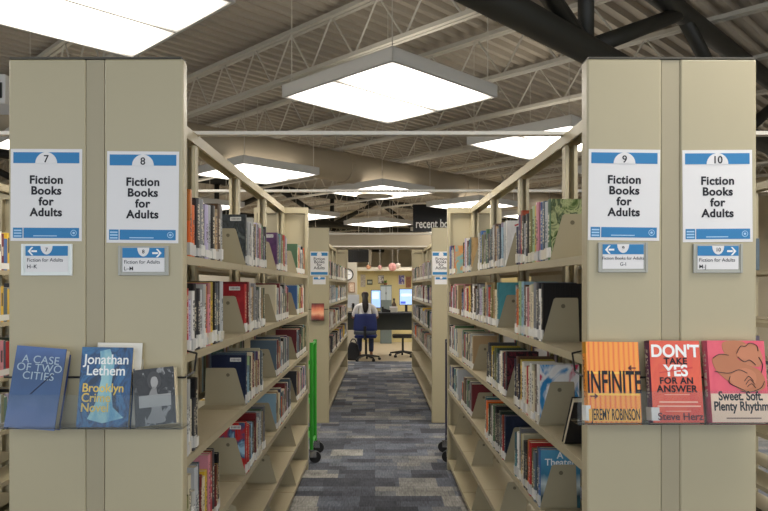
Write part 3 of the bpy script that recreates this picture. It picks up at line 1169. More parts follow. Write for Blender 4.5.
def holder(SM, ox, px0, px1, py0, py1, num, direction, l1, l2, center, frame_m, label):
    x0, z1 = npx(px0, py0)
    x1, z0 = npx(px1, py1)
    wd, ht = x1 - x0, z1 - z0
    o = thing('label_holder', label, 'label holder', SM @ T((x0 + x1) / 2 - ox, -0.0005, (z0 + z1) / 2), 'range label holders under the signs')
    w2, h2 = wd / 2, ht / 2
    mb = MB()
    mb.box(-w2, w2, -0.004, 0, -h2, h2)
    mb.box(-w2, -w2 + 0.008, -0.007, -0.004, -h2, h2)
    mb.box(w2 - 0.008, w2, -0.007, -0.004, -h2, h2)
    mb.box(-w2 + 0.008, w2 - 0.008, -0.007, -0.004, -h2, -h2 + 0.008)
    mb.build('holder_frame', frame_m, o, bevel=0.001)
    iw, it, ib = w2 - 0.013, h2 - 0.006, -h2 + 0.011
    MB().box(-iw, iw, -0.0052, -0.0042, ib, it).build('insert_card', PAPER, o)
    hb = it - 0.030
    MB().box(-iw, iw, -0.0058, -0.0052, hb, it).build('header_band', SIGNBLUE, o)
    n = 20
    r = 0.018
    poly = [(r * math.cos(math.pi * (1 + i / n)), it + r * 1.45 * math.sin(math.pi * (1 + i / n))) for i in range(n + 1)]
    MB().prism(poly, -0.0063, -0.0058).build('number_disc', PAPER, o)
    text('number', num, 0.016, INK, o, T(0, -0.0067, it - 0.012), 0.01)
    sh, hd = arrow(direction)
    ax = 0.040 * direction if direction > 0 else -iw + 0.022
    mb = MB()
    A = T(ax, 0, hb + 0.014)
    mb.prism(sh, -0.0063, -0.0058, A)
    mb.prism(hd, -0.0063, -0.0058, A)
    mb.build('arrow', WHITE, o)
    if center:
        text('range_text', l1, 0.0128, INK, o, T(0, -0.0055, hb - 0.012), 0.0)
        text('range_text', l2, 0.015, INK, o, T(0, -0.0055, hb - 0.030), 0.0)
    else:
        text('range_text', l1, 0.0155, INK, o, T(-iw + 0.004, -0.0055, hb - 0.013), 0.0, 'LEFT')
        text('range_text', l2, 0.0165, INK, o, T(-iw + 0.004, -0.0055, hb - 0.033), 0.004, 'LEFT')


CLEARF = mat('holder_white', 'E4E8E4', 0.3)
holder(LM, OXL, 22, 73, 244, 275.5, '7', -1, 'Fiction for Adults', 'H\u2013K', False, CLEARF, 'bright clear label holder with an outward arrow under sign seven')
holder(LM, OXL, 119, 169.5, 246, 275.5, '8', 1, 'Fiction for Adults', 'L\u2013M', False, HOLDER, 'grey label holder with an arrow toward the aisle under sign eight')
holder(RM, OXR, 597.5, 647, 242.5, 272.5, '9', -1, 'Fiction Books for Adults', 'G-I', True, HOLDER, 'grey label holder with an arrow toward the aisle under sign nine')
holder(RM, OXR, 692.5, 742, 244, 273, '10', 1, 'Fiction for Adults', 'M-J', False, HOLDER, 'grey label holder with an outward arrow under sign ten')

# signs and range labels on the distant panels
for M2, x, lb in ((LM2, 0.155, 'small distant paper sign on the panel beyond the green cart'),
                  (RM2, -0.155, 'small distant paper sign on the panel below the black hanging sign')):
    o = thing('paper_sign', lb, 'sign', M2 @ T(x, -0.0005, 1.6 + (286.5 - 263.5) * 7.74 / 660), 'fiction signs on the bookcase ends')
    MB().box(-0.105, 0.105, -0.001, 0, -0.14, 0.14).build('sheet', PAPER, o)
    MB().box(-0.098, 0.098, -0.002, -0.001, 0.09, 0.128).build('header_band', SIGNBLUE, o)
    MB().tube((0, -0.0025, 0.105), (0, -0.002, 0.105), 0.028, 16).build('number_disc', PAPER, o)
    text('sign_text', 'Fiction\nBooks\nfor\nAdults', 0.05, INK, o, T(0, -0.0016, 0.0), 0.012, lines=0.7)
    MB().box(-0.098, 0.098, -0.002, -0.001, -0.132, -0.10).build('footer_band', SIGNBLUE, o)
    o = thing('label_holder', lb.replace('small distant paper sign', 'small distant range label'), 'label holder', M2 @ T(x, -0.0005, 1.6 + (286.5 - 280.5) * 7.74 / 660), 'range label holders under the signs')
    MB().box(-0.075, 0.075, -0.005, 0, -0.045, 0.045).build('holder_frame', PAPER, o)
    MB().box(-0.065, 0.065, -0.0065, -0.005, 0.012, 0.038).build('header_band', SIGNBLUE, o)
    MB().tube((0.0, -0.0075, 0.035), (0, -0.0065, 0.035), 0.016, 12).build('number_disc', PAPER, o)


# ------------------------------------------------------------------ acrylic display ledges with face-out books
def ledge(SM, ox, px0, px1, pyb, pyt, label, pw):
    """clear ledge fixed to the panel; the front lip is nearer to the camera"""
    yl = -0.085
    k = (YN + yl) / F
    x0, x1 = (px0 - VX) * k - ox, (px1 - VX) * k - ox
    zb = EYE + (VY - pyb) * k
    zt = EYE + (VY - pyt) * k
    o = thing('display_ledge', label, 'display ledge', SM @ T(0, 0, zb))
    mb = MB()
    mb.box(x0, x1, yl, -0.014, 0, 0.004)
    mb.build('ledge_floor', ACRYLIC, o)
    MB().box(x0, x1, yl - 0.004, yl, 0, zt - zb).build('front_lip', ACRYLIC, o)
    # black wire strap round the panel
    zw = EYE + (VY - 377) / 330.0 - zb
    mb = MB()
    mb.tube((pw[0] - 0.008, -0.0065, zw), (pw[1] + 0.008, -0.0065, zw), 0.0032, 6)
    for s in (-1, 1):
        e = pw[1] + 0.008 if s > 0 else pw[0] - 0.008
        mb.tube((e, -0.0065, zw), (e, 0.09, zw + 0.005), 0.0032, 6)
        mb.tube((e, 0.09, zw + 0.005), (e, 0.12, zw + 0.06), 0.0032, 6)
        mb.tube((e, 0.12, zw + 0.06), (e - 0.04 * s, 0.14, zw + 0.066), 0.0032, 6)
    mb.build('wire_strap', BLACK, o)
    return zb + 0.004


ZL = ledge(LM, OXL, -22, 183, 429, 395, 'clear acrylic display ledge on the bookcase end under signs seven and eight', (-0.263, 0.268))
ZR = ledge(RM, OXR, 577, 792, 424.5, 391, 'clear acrylic display ledge on the bookcase end under signs nine and ten', (-0.255, 0.261))


def show_book(SM, ox, zb, px, pw, ph, t, yaw, roll, lean, color, art, label, ybase=-0.078, spine_col=None, cover_fix=None):
    """a face-out book on a ledge: front cover toward the camera, spine on its -x side. px: left edge pixel of the cover at the base"""
    y = ybase
    k = (YN + y) / F
    wd, ht = pw * k, ph * k
    x = (px - VX) * k - ox
    drop = 0.0
    M = SM @ T(x, y, zb) @ RX(R(-lean)) @ RZ(R(yaw)) @ RY(R(roll))
    o = thing('book', label, 'book', M, 'face-out books on the display ledges')
    cov, pg = book_shapes(wd, t, ht)
    c = cov.build('cover', JACKET if spine_col is None else spine_col, o, fix=False)
    c.color = lin(color)
    pg.build('page_block', mat('display_pages', 'D9CDB0', 0.85), o, fix=False)
    MB().box(0.0005, wd, -0.0006, 0.0002, 0, ht).build('front_cover', art, o)
    return o, wd, ht


def blob(pts, m, y, name='figure'):
    pts2 = []
    n = len(pts)
    for i in range(n):
        p0, p1, p2, p3 = [Vector((*pts[(i + k - 1) % n], 0)) for k in range(4)]
        for s in range(5):
            u = s / 5
            q = 0.5 * ((2 * p1) + (p2 - p0) * u + (2 * p0 - 5 * p1 + 4 * p2 - p3) * u * u + (3 * p1 - p0 - 3 * p2 + p3) * u ** 3)
            pts2.append((q.x * wd, q.y * ht))
    MB().prism(pts2, y - 0.0005, y).build(name, m, b)


def line(pts, y, name='figure_line', r=0.0011):
    mb = MB()
    pts2 = []
    for i in range(len(pts) - 1):
        p0, p1, p2, p3 = [Vector((*pts[min(max(i + k - 1, 0), len(pts) - 1)], 0)) for k in range(4)]
        for s in range(6):
            u = s / 6
            q = 0.5 * ((2 * p1) + (p2 - p0) * u + (2 * p0 - 5 * p1 + 4 * p2 - p3) * u * u + (3 * p1 - p0 - 3 * p2 + p3) * u ** 3)
            pts2.append(q)
    pts2.append(Vector((*pts[-1], 0)))
    for p, q in zip(pts2, pts2[1:]):
        mb.tube((p.x * wd, y, p.y * ht), (q.x * wd, y, q.y * ht), r, 5, caps=False)
    mb.build(name, INK, b)


A1 = art_material('cover_citysky', ['5A6E9C', '4C6698', '2F5484', '284A78', '35507E', '44639A'], 2.5, distort=0.4, kind='grad')
b, wd, ht = show_book(LM, OXL, ZL, 3.5, 50, 82, 0.040, 3, 4.5, 9, '3C4E86', A1, 'misty blue novel with grey lettering, face out, first along the ledge under sign seven')
pale = mat('pale_ink', 'A7B9C6', 0.5)
text('cover_title', 'A CASE\nOF TWO\nCITIES', 0.032, pale, b, T(wd * 0.52, -0.001, ht * 0.74), 0.0, lines=0.75, space=1.05)
MB().tube((wd * 0.42, -0.0012, ht * 0.42), (wd * 0.80, -0.0012, ht * 0.68), 0.0016, 6).build('cover_motif', mat('dusk', '2A3550', 0.6), b)

b, wd, ht = show_book(LM, OXL, ZL, 93, 45, 82, 0.02, 2, 0.5, 7, 'E2DFD6', mat('plain_cream', 'E0DCD2', 0.5), 'pale book standing behind the blue novel with white and yellow lettering', ybase=-0.045)
A2 = art_material('cover_brooklyn', ['16324F', '24588A', '1B4068', '2F6C9C', '1F4C78', '122A44'], 2.2, distort=1.5)
b, wd, ht = show_book(LM, OXL, ZL, 76, 51.5, 80, 0.028, 2, 0.6, 9, '1E4470', A2, 'blue novel with large white and yellow lettering, face out, middle of its ledge')
MB().prism([(wd * 0.36, ht * 0.95), (wd * 0.55, ht * 0.98), (wd * 0.66, ht * 0.8), (wd * 0.62, ht * 0.5), (wd * 0.68, ht * 0.25), (wd * 0.9, ht * 0.12), (wd * 0.5, ht * 0.05), (wd * 0.2, ht * 0.10), (wd * 0.34, ht * 0.3), (wd * 0.42, ht * 0.6)], -0.0008, -0.0006).build('cover_figure_reflection', art_material('cover_figure_sheen', ['6FA9C0', '9CC6C8', '5C98B8'], 2.5), b)  # pale figure, mostly a reflection painted into the cover
text('cover_title', 'Jonathan\nLethem', 0.041, WHITE, b, T(wd * 0.5, -0.001, ht * 0.77), 0.012, lines=0.8, wide=0.92)
text('cover_title', 'Brooklyn\nCrime\nNovel', 0.036, mat('yellow_ink', 'E3C35A', 0.5), b, T(wd * 0.06, -0.001, ht * 0.36), 0.012, 'LEFT', lines=0.8, wide=0.92)
A3 = art_material('cover_mono', ['141416', '1E1E20', '2A2A2C', '161618', '8A8A8A'], 6, distort=1.0)
b, wd, ht = show_book(LM, OXL, ZL, 135.5, 41, 57, 0.034, 1.5, -6.5, 12, 'D8CBAA', A3, 'small black and white paperback tilted beside the blue novel', ybase=-0.082, spine_col=PAGES)
blob([(0.34, 0.80), (0.42, 0.93), (0.60, 0.92), (0.68, 0.78), (0.62, 0.66), (0.40, 0.66)], mat('portrait_dark', '4A4A4C', 0.6), -0.0006, 'portrait')
blob([(0.42, 0.76), (0.46, 0.84), (0.56, 0.84), (0.60, 0.74), (0.53, 0.64), (0.46, 0.65)], mat('portrait_light', 'A8A6A4', 0.6), -0.0009, 'portrait')
blob([(0.46, 0.66), (0.55, 0.66), (0.58, 0.54), (0.72, 0.48), (0.66, 0.28), (0.74, 0.05), (0.30, 0.06), (0.42, 0.28), (0.36, 0.50)], mat('portrait_grey', '8E8D8C', 0.6), -0.0009, 'portrait')
MB().box(wd * 0.12, wd * 0.90, -0.0016, -0.0010, ht * 0.32, ht * 0.53).build('title_panel', mat('grey_panel', 'A3A2A0', 0.5), b)

AI = art_material('cover_flame', ['F39A32', 'F7B044', 'E8662E', 'F6A53A', 'E5602C'], 3.3, (1, 1, 0.001), 1.2, 'wave')
b, wd, ht = show_book(RM, OXR, ZR, 588, 54.5, 81, 0.030, 2.5, 0.5, 8, 'E58A2E', AI, 'yellow and orange striped novel with black lettering on the ledge under sign nine')
MB().box(0.002, wd - 0.002, -0.0012, -0.0006, ht * 0.60, ht * 0.625).build('cover_stripe', mat('yellow_band', 'F7C24C', 0.4), b)
MB().box(0.002, wd - 0.002, -0.0012, -0.0006, ht * 0.335, ht * 0.36).build('cover_stripe', mat('yellow_band', 'F7C24C', 0.4), b)
MB().box(0.002, wd - 0.002, -0.0012, -0.0006, ht * 0.02, ht * 0.17).build('cover_stripe', mat('yellow_band2', 'F4B244', 0.4), b)
text('cover_title', 'INFINITE', 0.070, INK, b, T(wd * 0.51, -0.0016, ht * 0.485), 0.016, wide=0.60, tall=1.3)
text('cover_author', 'JEREMY ROBINSON', 0.040, INK, b, T(wd * 0.52, -0.0016, ht * 0.095), 0.010, wide=0.42, tall=1.15)
for xx, zz, s in ((wd * 0.86, ht * 0.675, -1), (wd * 0.12, ht * 0.325, 1)):
    mb = MB()
    mb.box(xx - 0.011, xx + 0.011, -0.0018, -0.0012, zz - 0.0018, zz + 0.0018)
    mb.prism([(xx + 0.013 * s, zz), (xx + 0.002 * s, zz + 0.009), (xx + 0.002 * s, zz - 0.009)], -0.0018, -0.0012)
    mb.build('cover_arrow', mat('maroon_ink', '5A1E24', 0.5), b)
MB().box(-0.006, 0.008, -0.001, 0.031, 0.006, 0.05).build('spine_tag', TAG, b)

AY = art_material('cover_red', ['DC4A38', 'E05A3A', 'D84634'], 2, distort=0.5)
b, wd, ht = show_book(RM, OXR, ZR, 653, 52.5, 82, 0.032, 3, 0.3, 8, '5A2A4A', AY, 'red-orange hardback with white and black block lettering, middle of its ledge')
text('cover_title', "DON'T", 0.050, WHITE, b, T(wd * 0.5, -0.0014, ht * 0.865), 0.030, wide=0.94)
text('cover_title', 'TAKE', 0.026, INK, b, T(wd * 0.5, -0.0014, ht * 0.745), 0.03, wide=1.05, space=1.1)
text('cover_title', 'YES', 0.046, WHITE, b, T(wd * 0.5, -0.0014, ht * 0.625), 0.03, wide=1.0)
mb = MB().prism([(wd * 0.17, ht * 0.60), (wd * 0.83, ht * 0.66), (wd * 0.83, ht * 0.68), (wd * 0.17, ht * 0.61)], -0.0022, -0.0016)
mb.build('strike', mat('strike_red', 'CF3B34', 0.5), b)
text('cover_title', 'FOR AN', 0.026, INK, b, T(wd * 0.5, -0.0014, ht * 0.505), 0.03, wide=1.02, space=1.1)
text('cover_title', 'ANSWER', 0.028, INK, b, T(wd * 0.5, -0.0014, ht * 0.405), 0.03, wide=1.02, space=1.08)
mb = MB()
for z_ in (0.24, 0.19):
    mb.box(wd * (0.1 if z_ < .2 else .14), wd * (0.95 if z_ < .2 else .9), -0.0012, -0.0006, ht * z_, ht * z_ + 0.004)
mb.box(wd * 0.25, wd * 0.75, -0.0012, -0.0006, ht * 0.335, ht * 0.335 + 0.0016)
mb.box(wd * 0.25, wd * 0.75, -0.0012, -0.0006, ht * 0.135, ht * 0.135 + 0.0016)
mb.build('cover_lines', mat('pale_pink_ink', 'F0B8A0', 0.5), b)
text('cover_author', 'Steve Herz', 0.029, mat('maroon_ink', '5A1E24', 0.5), b, T(wd * 0.54, -0.0014, ht * 0.07), 0.02, wide=1.05)
MB().box(-0.004, 0.020, -0.0012, 0.033, 0.006, 0.044).build('spine_tag', TAG, b)

AS = art_material('cover_pink', ['D8485E', 'DF5668', 'D2405A'], 2, distort=0.5)
b, wd, ht = show_book(RM, OXR, ZR, 712, 60, 82, 0.030, 2.5, 0.2, 8, 'C8586E', AS, 'pink novel with embracing figures and dark lettering, last along its ledge')
MB().box(0.001, wd, -0.0012, -0.0006, 0.001, ht * 0.35).build('cover_panel', mat('blush', 'EBCDB4', 0.5), b)
skin1, skin2 = mat('figure_brown', 'B5714E', 0.5), mat('figure_tan', 'C07A58', 0.5)


blob([(0.28, 0.98), (0.62, 0.99), (0.72, 0.86), (0.52, 0.78), (0.30, 0.84)], skin1, -0.0006)
blob([(0.50, 0.84), (0.62, 0.95), (0.85, 0.95), (0.95, 0.80), (0.88, 0.68), (0.62, 0.72)], skin2, -0.0009)
blob([(0.08, 0.78), (0.34, 0.84), (0.62, 0.72), (0.90, 0.62), (0.95, 0.42), (0.62, 0.37), (0.38, 0.47), (0.14, 0.62)], skin1, -0.0012)
blob([(0.36, 0.56), (0.60, 0.66), (0.80, 0.60), (0.78, 0.46), (0.58, 0.40), (0.40, 0.46)], skin2, -0.0015)
for pts in ([(0.50, 0.84), (0.58, 0.93), (0.66, 0.93), (0.74, 0.97), (0.86, 0.94), (0.88, 0.87)],
            [(0.08, 0.78), (0.20, 0.83), (0.36, 0.82)], [(0.36, 0.56), (0.34, 0.48), (0.50, 0.42), (0.62, 0.38)],
            [(0.10, 0.62), (0.34, 0.60), (0.52, 0.64), (0.66, 0.60)], [(0.60, 0.50), (0.68, 0.56), (0.76, 0.50)],
            [(0.62, 0.46), (0.70, 0.52), (0.78, 0.46)], [(0.64, 0.43), (0.72, 0.47), (0.79, 0.42)], [(0.88, 0.80), (0.94, 0.70), (0.90, 0.60)],
            [(0.95, 0.50), (0.88, 0.42), (0.70, 0.37), (0.52, 0.38)], [(0.52, 0.80), (0.62, 0.74), (0.72, 0.76), (0.82, 0.70)]):
    line(pts, -0.0022)
text('cover_title', 'Sweet. Soft.\nPlenty Rhythm', 0.037, INK, b, T(wd * 0.52, -0.0016, ht * 0.255), 0.024, lines=0.80, wide=0.76)
MB().box(wd * 0.25, wd * 0.85, -0.0018, -0.0012, ht * 0.045, ht * 0.06).build('cover_lines', mat('grey_brown_ink', '8A6A5C', 0.5), b)

# red and orange book on a small holder on the distant panel beyond the green cart
o = thing('display_ledge', 'small distant clear holder clipped to the panel beyond the green cart', 'display ledge', LM2 @ T(0.14, 0, 1.6 - 34.0 * 7.7 / 660))
MB().box(-0.09, 0.09, -0.075, 0, 0, 0.004).build('ledge_floor', ACRYLIC, o)
MB().box(-0.09, 0.09, -0.079, -0.075, 0, 0.06).build('front_lip', ACRYLIC, o)
MB().tube((-0.28 + 0.0, -0.006, 0.13), (0.12, -0.006, 0.13), 0.004, 6).build('wire_strap', BLACK, o)
AX = art_material('cover_ember', ['5E2620', 'B84C34', 'F0B088', 'E88A60', 'A8402E', '4A201C'], 2.2, distort=0.3, kind='grad')
cov, pg = book_shapes(0.145, 0.025, 0.20)
bk = thing('book', 'small dark red and orange book in the holder beyond the green cart', 'book', LM2 @ T(0.068, -0.07, 1.6 - 33.6 * 7.7 / 660) @ RX(R(-12)))
c = cov.build('cover', JACKET, bk, fix=False)
c.color = lin('7A2A22')
pg.build('page_block', PAGES, bk, fix=False)
MB().box(0.0, 0.145, -0.001, 0.0, 0, 0.20).build('front_cover', AX, bk)


# ------------------------------------------------------------------ book carts at the far ends of the near bookcases
def cart(M, m, label):
    o = thing('book_cart', label, 'book cart', M)
    # x: 0 (aisle end) .. 0.75 away ; y: 0..0.40
    for x in (0.0, 0.72):
        mb = MB()
        for y in (0.02, 0.38):
            mb.tube((x, y, 0.12), (x, y, 1.09), 0.017, 12)
        for z in (0.16, 1.07):
            mb.tube((x, 0.02, z), (x, 0.38, z), 0.012, 10)
        mb.build('end_frame', m, o)
    for z in (0.2, 0.52, 0.84):
        mb = MB()
        mb.box(0.03, 0.69, 0.03, 0.37, z, z + 0.012)
        mb.box(0.03, 0.69, 0.03, 0.04, z + 0.012, z + 0.05)
        mb.build('cart_shelf', m, o)
    for x in (0.0, 0.72):
        for y in (0.02, 0.38):
            c = MB()
            e = x + (-0.035 if x < 0.1 else 0.035)
            c.tube((x, y, 0.105), (x, y, 0.12), 0.02, 12)
            c.box(min(x, e) - 0.012, max(x, e) + 0.012, y - 0.020, y - 0.015, 0.05, 0.11)
            c.box(min(x, e) - 0.012, max(x, e) + 0.012, y + 0.015, y + 0.020, 0.05, 0.11)
            c.box(x - 0.02, x + 0.02, y - 0.02, y + 0.02, 0.105, 0.11)
            c = c.build('caster', STEEL, o)
            MB().tube((e, y - 0.013, 0.052), (e, y + 0.013, 0.052), 0.052, 22).build('wheel', BLACKP, c, smooth=False)


cart(T(-0.578, 6.38, 0) @ RZ(R(180)), mat('green_enamel', '2E9A2A', 0.4), 'bright green book cart with black casters peeking past the bookcase under sign eight')
cart(T(0.695, 6.0, 0), mat('navy_enamel', '1C2140', 0.4), 'dark navy book cart peeking past the bookcase under sign nine')

# ------------------------------------------------------------------ black hanging sign beyond the second bookcases
o = thing('hanging_sign', 'black hanging sign with white lettering beyond the distant bookcases', 'sign', T(1.5, 13.9, 2.75))
k = 13.9 / F
MB().box((413 - VX) * k - 1.5, 0.9, 0, 0.03, 0.0, 0.58).build('sign_board', mat('sign_black', '0B0B10', 0.5), o)
text('sign_text', 'recent books', 0.26, WHITE, o, T((415.5 - VX) * k - 1.5, -0.001, 0.165), 0.012, 'LEFT', wide=0.68)
for x in (-0.5, 0.7):
    MB().tube((x, 0.015, 0.58), (x, 0.015, DECK_Z - 2.75), 0.005, 6).build('hanger_rod', JOIST, o)

# ------------------------------------------------------------------ office area beyond the aisle
OY = 19.0
k = OY / F
tag(MB().box(-4.5, 4.5, OY, OY + 0.12, 0, EYE + (286.5 - 271) * k).build('wall_office', mat('office_wall', 'D3C48E', 0.8)), kind='structure')
tag(MB().box(-4.5, (357 - VX) * 16.9 / F, 16.9, 17.0, 0, EYE + (286.5 - 262) * 16.9 / F).build('wall_partition', mat('partition_wall', 'B9B2A2', 0.8)), kind='structure')
o = MB().box((356 - VX) * k, 2.5, OY - 0.35, OY + 0.12, EYE + (286.5 - 271.0) * k, EYE + (286.5 - 267.5) * k).build('wall_shelf', mat('cove_white', 'EFE9D8', 0.6))
tag(o, 'long white ledge along the top of the yellow office wall', 'ledge')
# dark return-air grille box
o = thing('air_grille', 'dark square grille box hanging above the office entrance', 'air grille', T((358.5 - VX) * 15.5 / F, 15.5, EYE + 24.5 * 15.5 / F))
MB().box(-0.24, 0.24, 0, 0.3, 0, 0.28).build('housing', mat('grille_dark', '2C2A27', 0.6), o)
mb = MB()
for i in range(12):
    mb.box(-0.22 + i * 0.038, -0.205 + i * 0.038, -0.006, 0, 0.01, 0.27)
mb.build('slats', BLACK, o)
MB().box(0.24, 0.30, 0, 0.4, -0.08, 0.28).build('side_duct', DUCT, o)
MB().tube((0, 0.15, 0.28), (0, 0.15, DECK_Z - (EYE + 24.5 * 15.5 / F)), 0.006, 6).build('hanger_rod', JOIST, o)

# clock
kc = 16.9 / F
o = thing('wall_clock', 'round white wall clock with a thick black rim on the partition', 'clock', T((347.5 - VX) * kc, 16.9, EYE + (286.5 - 274.5) * kc))
vs, n = [], 28
mb = MB()
for r, y in ((0.155, 0), (0.155, -0.03), (0.13, -0.03), (0.13, -0.012)):
    for i in range(n):
        a = 2 * math.pi * i / n
        vs.append((r * math.cos(a), y, r * math.sin(a)))
mb.add(vs, [(q * n + i, q * n + (i + 1) % n, (q + 1) * n + (i + 1) % n, (q + 1) * n + i) for q in range(3) for i in range(n)])
mb.build('rim', BLACKP, o)
MB().tube((0, -0.012, 0), (0, 0, 0), 0.131, 28).build('dial', WHITE, o)
MB().box(-0.004, 0.004, -0.016, -0.013, 0, 0.1).build('hand', BLACKP, o)
MB().box(0, 0.07, -0.016, -0.013, -0.004, 0.004).build('hand', BLACKP, o)


def poster(px0, px1, py0, py1, Y, fm, am, label, name='wall_picture', frame=0.02):
    kk = Y / F
    x0, x1 = (px0 - VX) * kk, (px1 - VX) * kk
    z1, z0 = EYE + (VY - py0) * kk, EYE + (VY - py1) * kk
    o = thing(name, label, 'picture', T((x0 + x1) / 2, Y, z0))
    h = (x1 - x0) / 2
    MB().box(-h, h, -0.02, 0, 0, z1 - z0).build('frame', fm, o)
    MB().box(-h + frame, h - frame, -0.024, -0.02, frame, z1 - z0 - frame).build('print', am, o)
    return o, h, z1 - z0


BROWNW = mat('brown_wood', '8A5A38', 0.5)
poster(348.5, 354.8, 282.5, 292.5, 16.9, BROWNW, art_material('print_pale', ['D8CDBA', 'C4A284', 'E6DFD0'], 4), 'brown-framed picture below the wall clock')
poster(378, 383.8, 275.4, 283.5, OY, mat('dark_poster', '3A2A2C', 0.6), art_material('print_white', ['3A2A2C', 'E8E2DA', '4A3234'], 2.2), 'dark poster with a white shape on the yellow office wall, centred', frame=0.01)
poster(398.5, 404.5, 275, 284.5, OY, mat('pale_poster', 'C9C6D6', 0.6), art_material('print_blue', ['D9D2CC', '4A52A0', '6A4A6E', 'D0C8C8'], 2.6), 'poster with a blue shape on the yellow office wall', frame=0.01)
poster(367, 372.5, 279.6, 284.8, OY, mat('dark_green_print', '2E3A32', 0.6), art_material('print_strip', ['2E3A32', 'C9CDB8', '2A2E2A'], 2, kind='grad', distort=0.1), 'small dark landscape print on the yellow office wall', frame=0.02)
poster(360.5, 365.5, 274.5, 287.0, OY, mat('paper_print', 'B8AE9A', 0.6), art_material('print_notes', ['C9BEA8', '9A8F84', 'D8D2C4'], 6), 'pale pinned notes on the yellow office wall', frame=0.01)
poster(405.8, 411.0, 276.5, 287.5, OY - 0.02, BROWNW, art_material('print_wood', ['7A4A2C', '8E5A36', '6C4026'], 3), 'brown wooden board at the far end of the office wall', frame=0.03)

# pink paper lanterns
for i, (px, py, rr, c, lb) in enumerate(((380, 267.5, 0.055, 'E3A9A2', 'small pink paper lantern above the dark poster'), (392.5, 267.0, 0.11, 'E8A8A4', 'largest pink paper lantern hanging above the office'),
                                          (397.8, 265.8, 0.075, 'EBD9CC', 'pale cream paper lantern touching the largest pink lantern'), (368.5, 267, 0.06, 'E0A47E', 'small orange paper lantern near the grille box'))):
    Y = 17.6
    kk = Y / F
    zc = EYE + (VY - py) * kk
    o = thing('paper_lantern', lb, 'paper lantern', T((px - VX) * kk, Y, zc))
    mb = MB()
    prof = [(max(0.02, rr * math.sin(math.pi * q / 12)) * (1.0 if q % 2 else 0.96), -rr * math.cos(math.pi * q / 12)) for q in range(13)]
    mb.lathe(prof, 18)
    mb.build('shade', mat('lantern_' + c, c, 0.8), o)
    MB().tube((0, 0, rr), (0, 0, DECK_Z - zc), 0.004, 5).build('cord', WHITE, o)

# filing cabinet with a plant on top
Y = 18.5
kk = Y / F
zt = EYE + (VY - 285) * kk
o = thing('cabinet', 'grey metal cabinet with two glass doors against the yellow wall', 'cabinet', T((386 - VX) * kk, Y, 0))
GREYM = mat('cabinet_grey', '6E7A78', 0.5)
MB().box(-0.16, 0.16, 0, 0.35, 0, zt).build('body', GREYM, o)
for s in (-1, 1):
    d = MB().box(min(0.008 * s, 0.15 * s), max(0.008 * s, 0.15 * s), -0.012, 0, zt - 0.42, zt - 0.04).build('door', mat('cabinet_door', 'B9C4C8', 0.2), o)
    MB().box(0.015 * s - 0.004, 0.015 * s + 0.004, -0.025, -0.012, zt - 0.26, zt - 0.2).build('handle', STEEL, d)
o = thing('potted_plant', 'small green potted plant on top of the grey cabinet', 'plant', T((385.5 - VX) * kk, Y + 0.15, zt))
MB().lathe([(0.045, 0), (0.06, 0.06)], 14).build('pot', mat('terracotta', '8A5A3C', 0.7), o)
mb = MB()
for i in range(26):
    a = rnd.uniform(0, 6.28)
    el = rnd.uniform(0.3, 1.3)
    d = Vector((math.cos(a) * math.cos(el), math.sin(a) * math.cos(el), math.sin(el))) * rnd.uniform(0.06, 0.11)
    s = Vector((-math.sin(a), math.cos(a), 0)) * 0.02
    p = Vector((0, 0, 0.05))
    mb.add([p, p + d * 0.6 + s, p + d, p + d * 0.6 - s], [(0, 1, 2, 3)])
mb.build('foliage', mat('leaf_green', '5E8A3C', 0.6), o)

# desk
DY, DZ = 14.75, 1.6 - 26.3 * 14.75 / F
o = thing('desk', 'long dark office desk with a modesty panel across the aisle end', 'desk', T(0, DY, 0))
DARKD = mat('desk_dark', '26272B', 0.45)
dx0, dx1 = -0.85, 1.05
MB().box(dx0, dx1, 0, 0.8, DZ - 0.03, DZ).build('desk_top', DARKD, o, bevel=0.004)
MB().box(dx0 + 0.05, dx1 - 0.05, 0.55, 0.57, DZ - 0.42, DZ - 0.03).build('modesty_panel', mat('desk_panel', '454840', 0.5), o)
for x in (dx0 + 0.05, dx1 - 0.09):
    for y in (0.06, 0.72):
        MB().box(x, x + 0.04, y, y + 0.04, 0, DZ - 0.03).build('leg', DARKD, o)


def monitor(px0, px1, py0, py1, Y, label, blocks, col, stand=True):
    kk = Y / F
    x0, x1 = (px0 - VX) * kk, (px1 - VX) * kk
    z1, z0 = EYE + (VY - py0) * kk, EYE + (VY - py1) * kk
    o = thing('monitor', label, 'monitor', T((x0 + x1) / 2, Y, DZ))
    h = (x1 - x0) / 2
    zb, zt2 = z0 - DZ, z1 - DZ
    MB().box(-h - 0.012, h + 0.012, 0, 0.035, zb - 0.015, zt2 + 0.012).build('bezel', BLACKP, o)
    sc = MB().box(-h, h, -0.003, 0, zb, zt2).build('screen', mat('screen_' + col, col, 0.3, emit=0.9), o)
    for (a, b2, c, d, cc2) in blocks:
        MB().box(-h + a * 2 * h, -h + b2 * 2 * h, -0.005, -0.003, zb + c * (zt2 - zb), zb + d * (zt2 - zb)).build('window_pane', mat('screen_' + cc2, cc2, 0.3, emit=0.9), sc)
    MB().box(-0.03, 0.03, 0.03, 0.06, 0.01, zb + 0.1).build('stand', BLACKP, o)
    MB().box(-0.11, 0.11, -0.04, 0.12, 0, 0.012).build('foot', BLACKP, o)


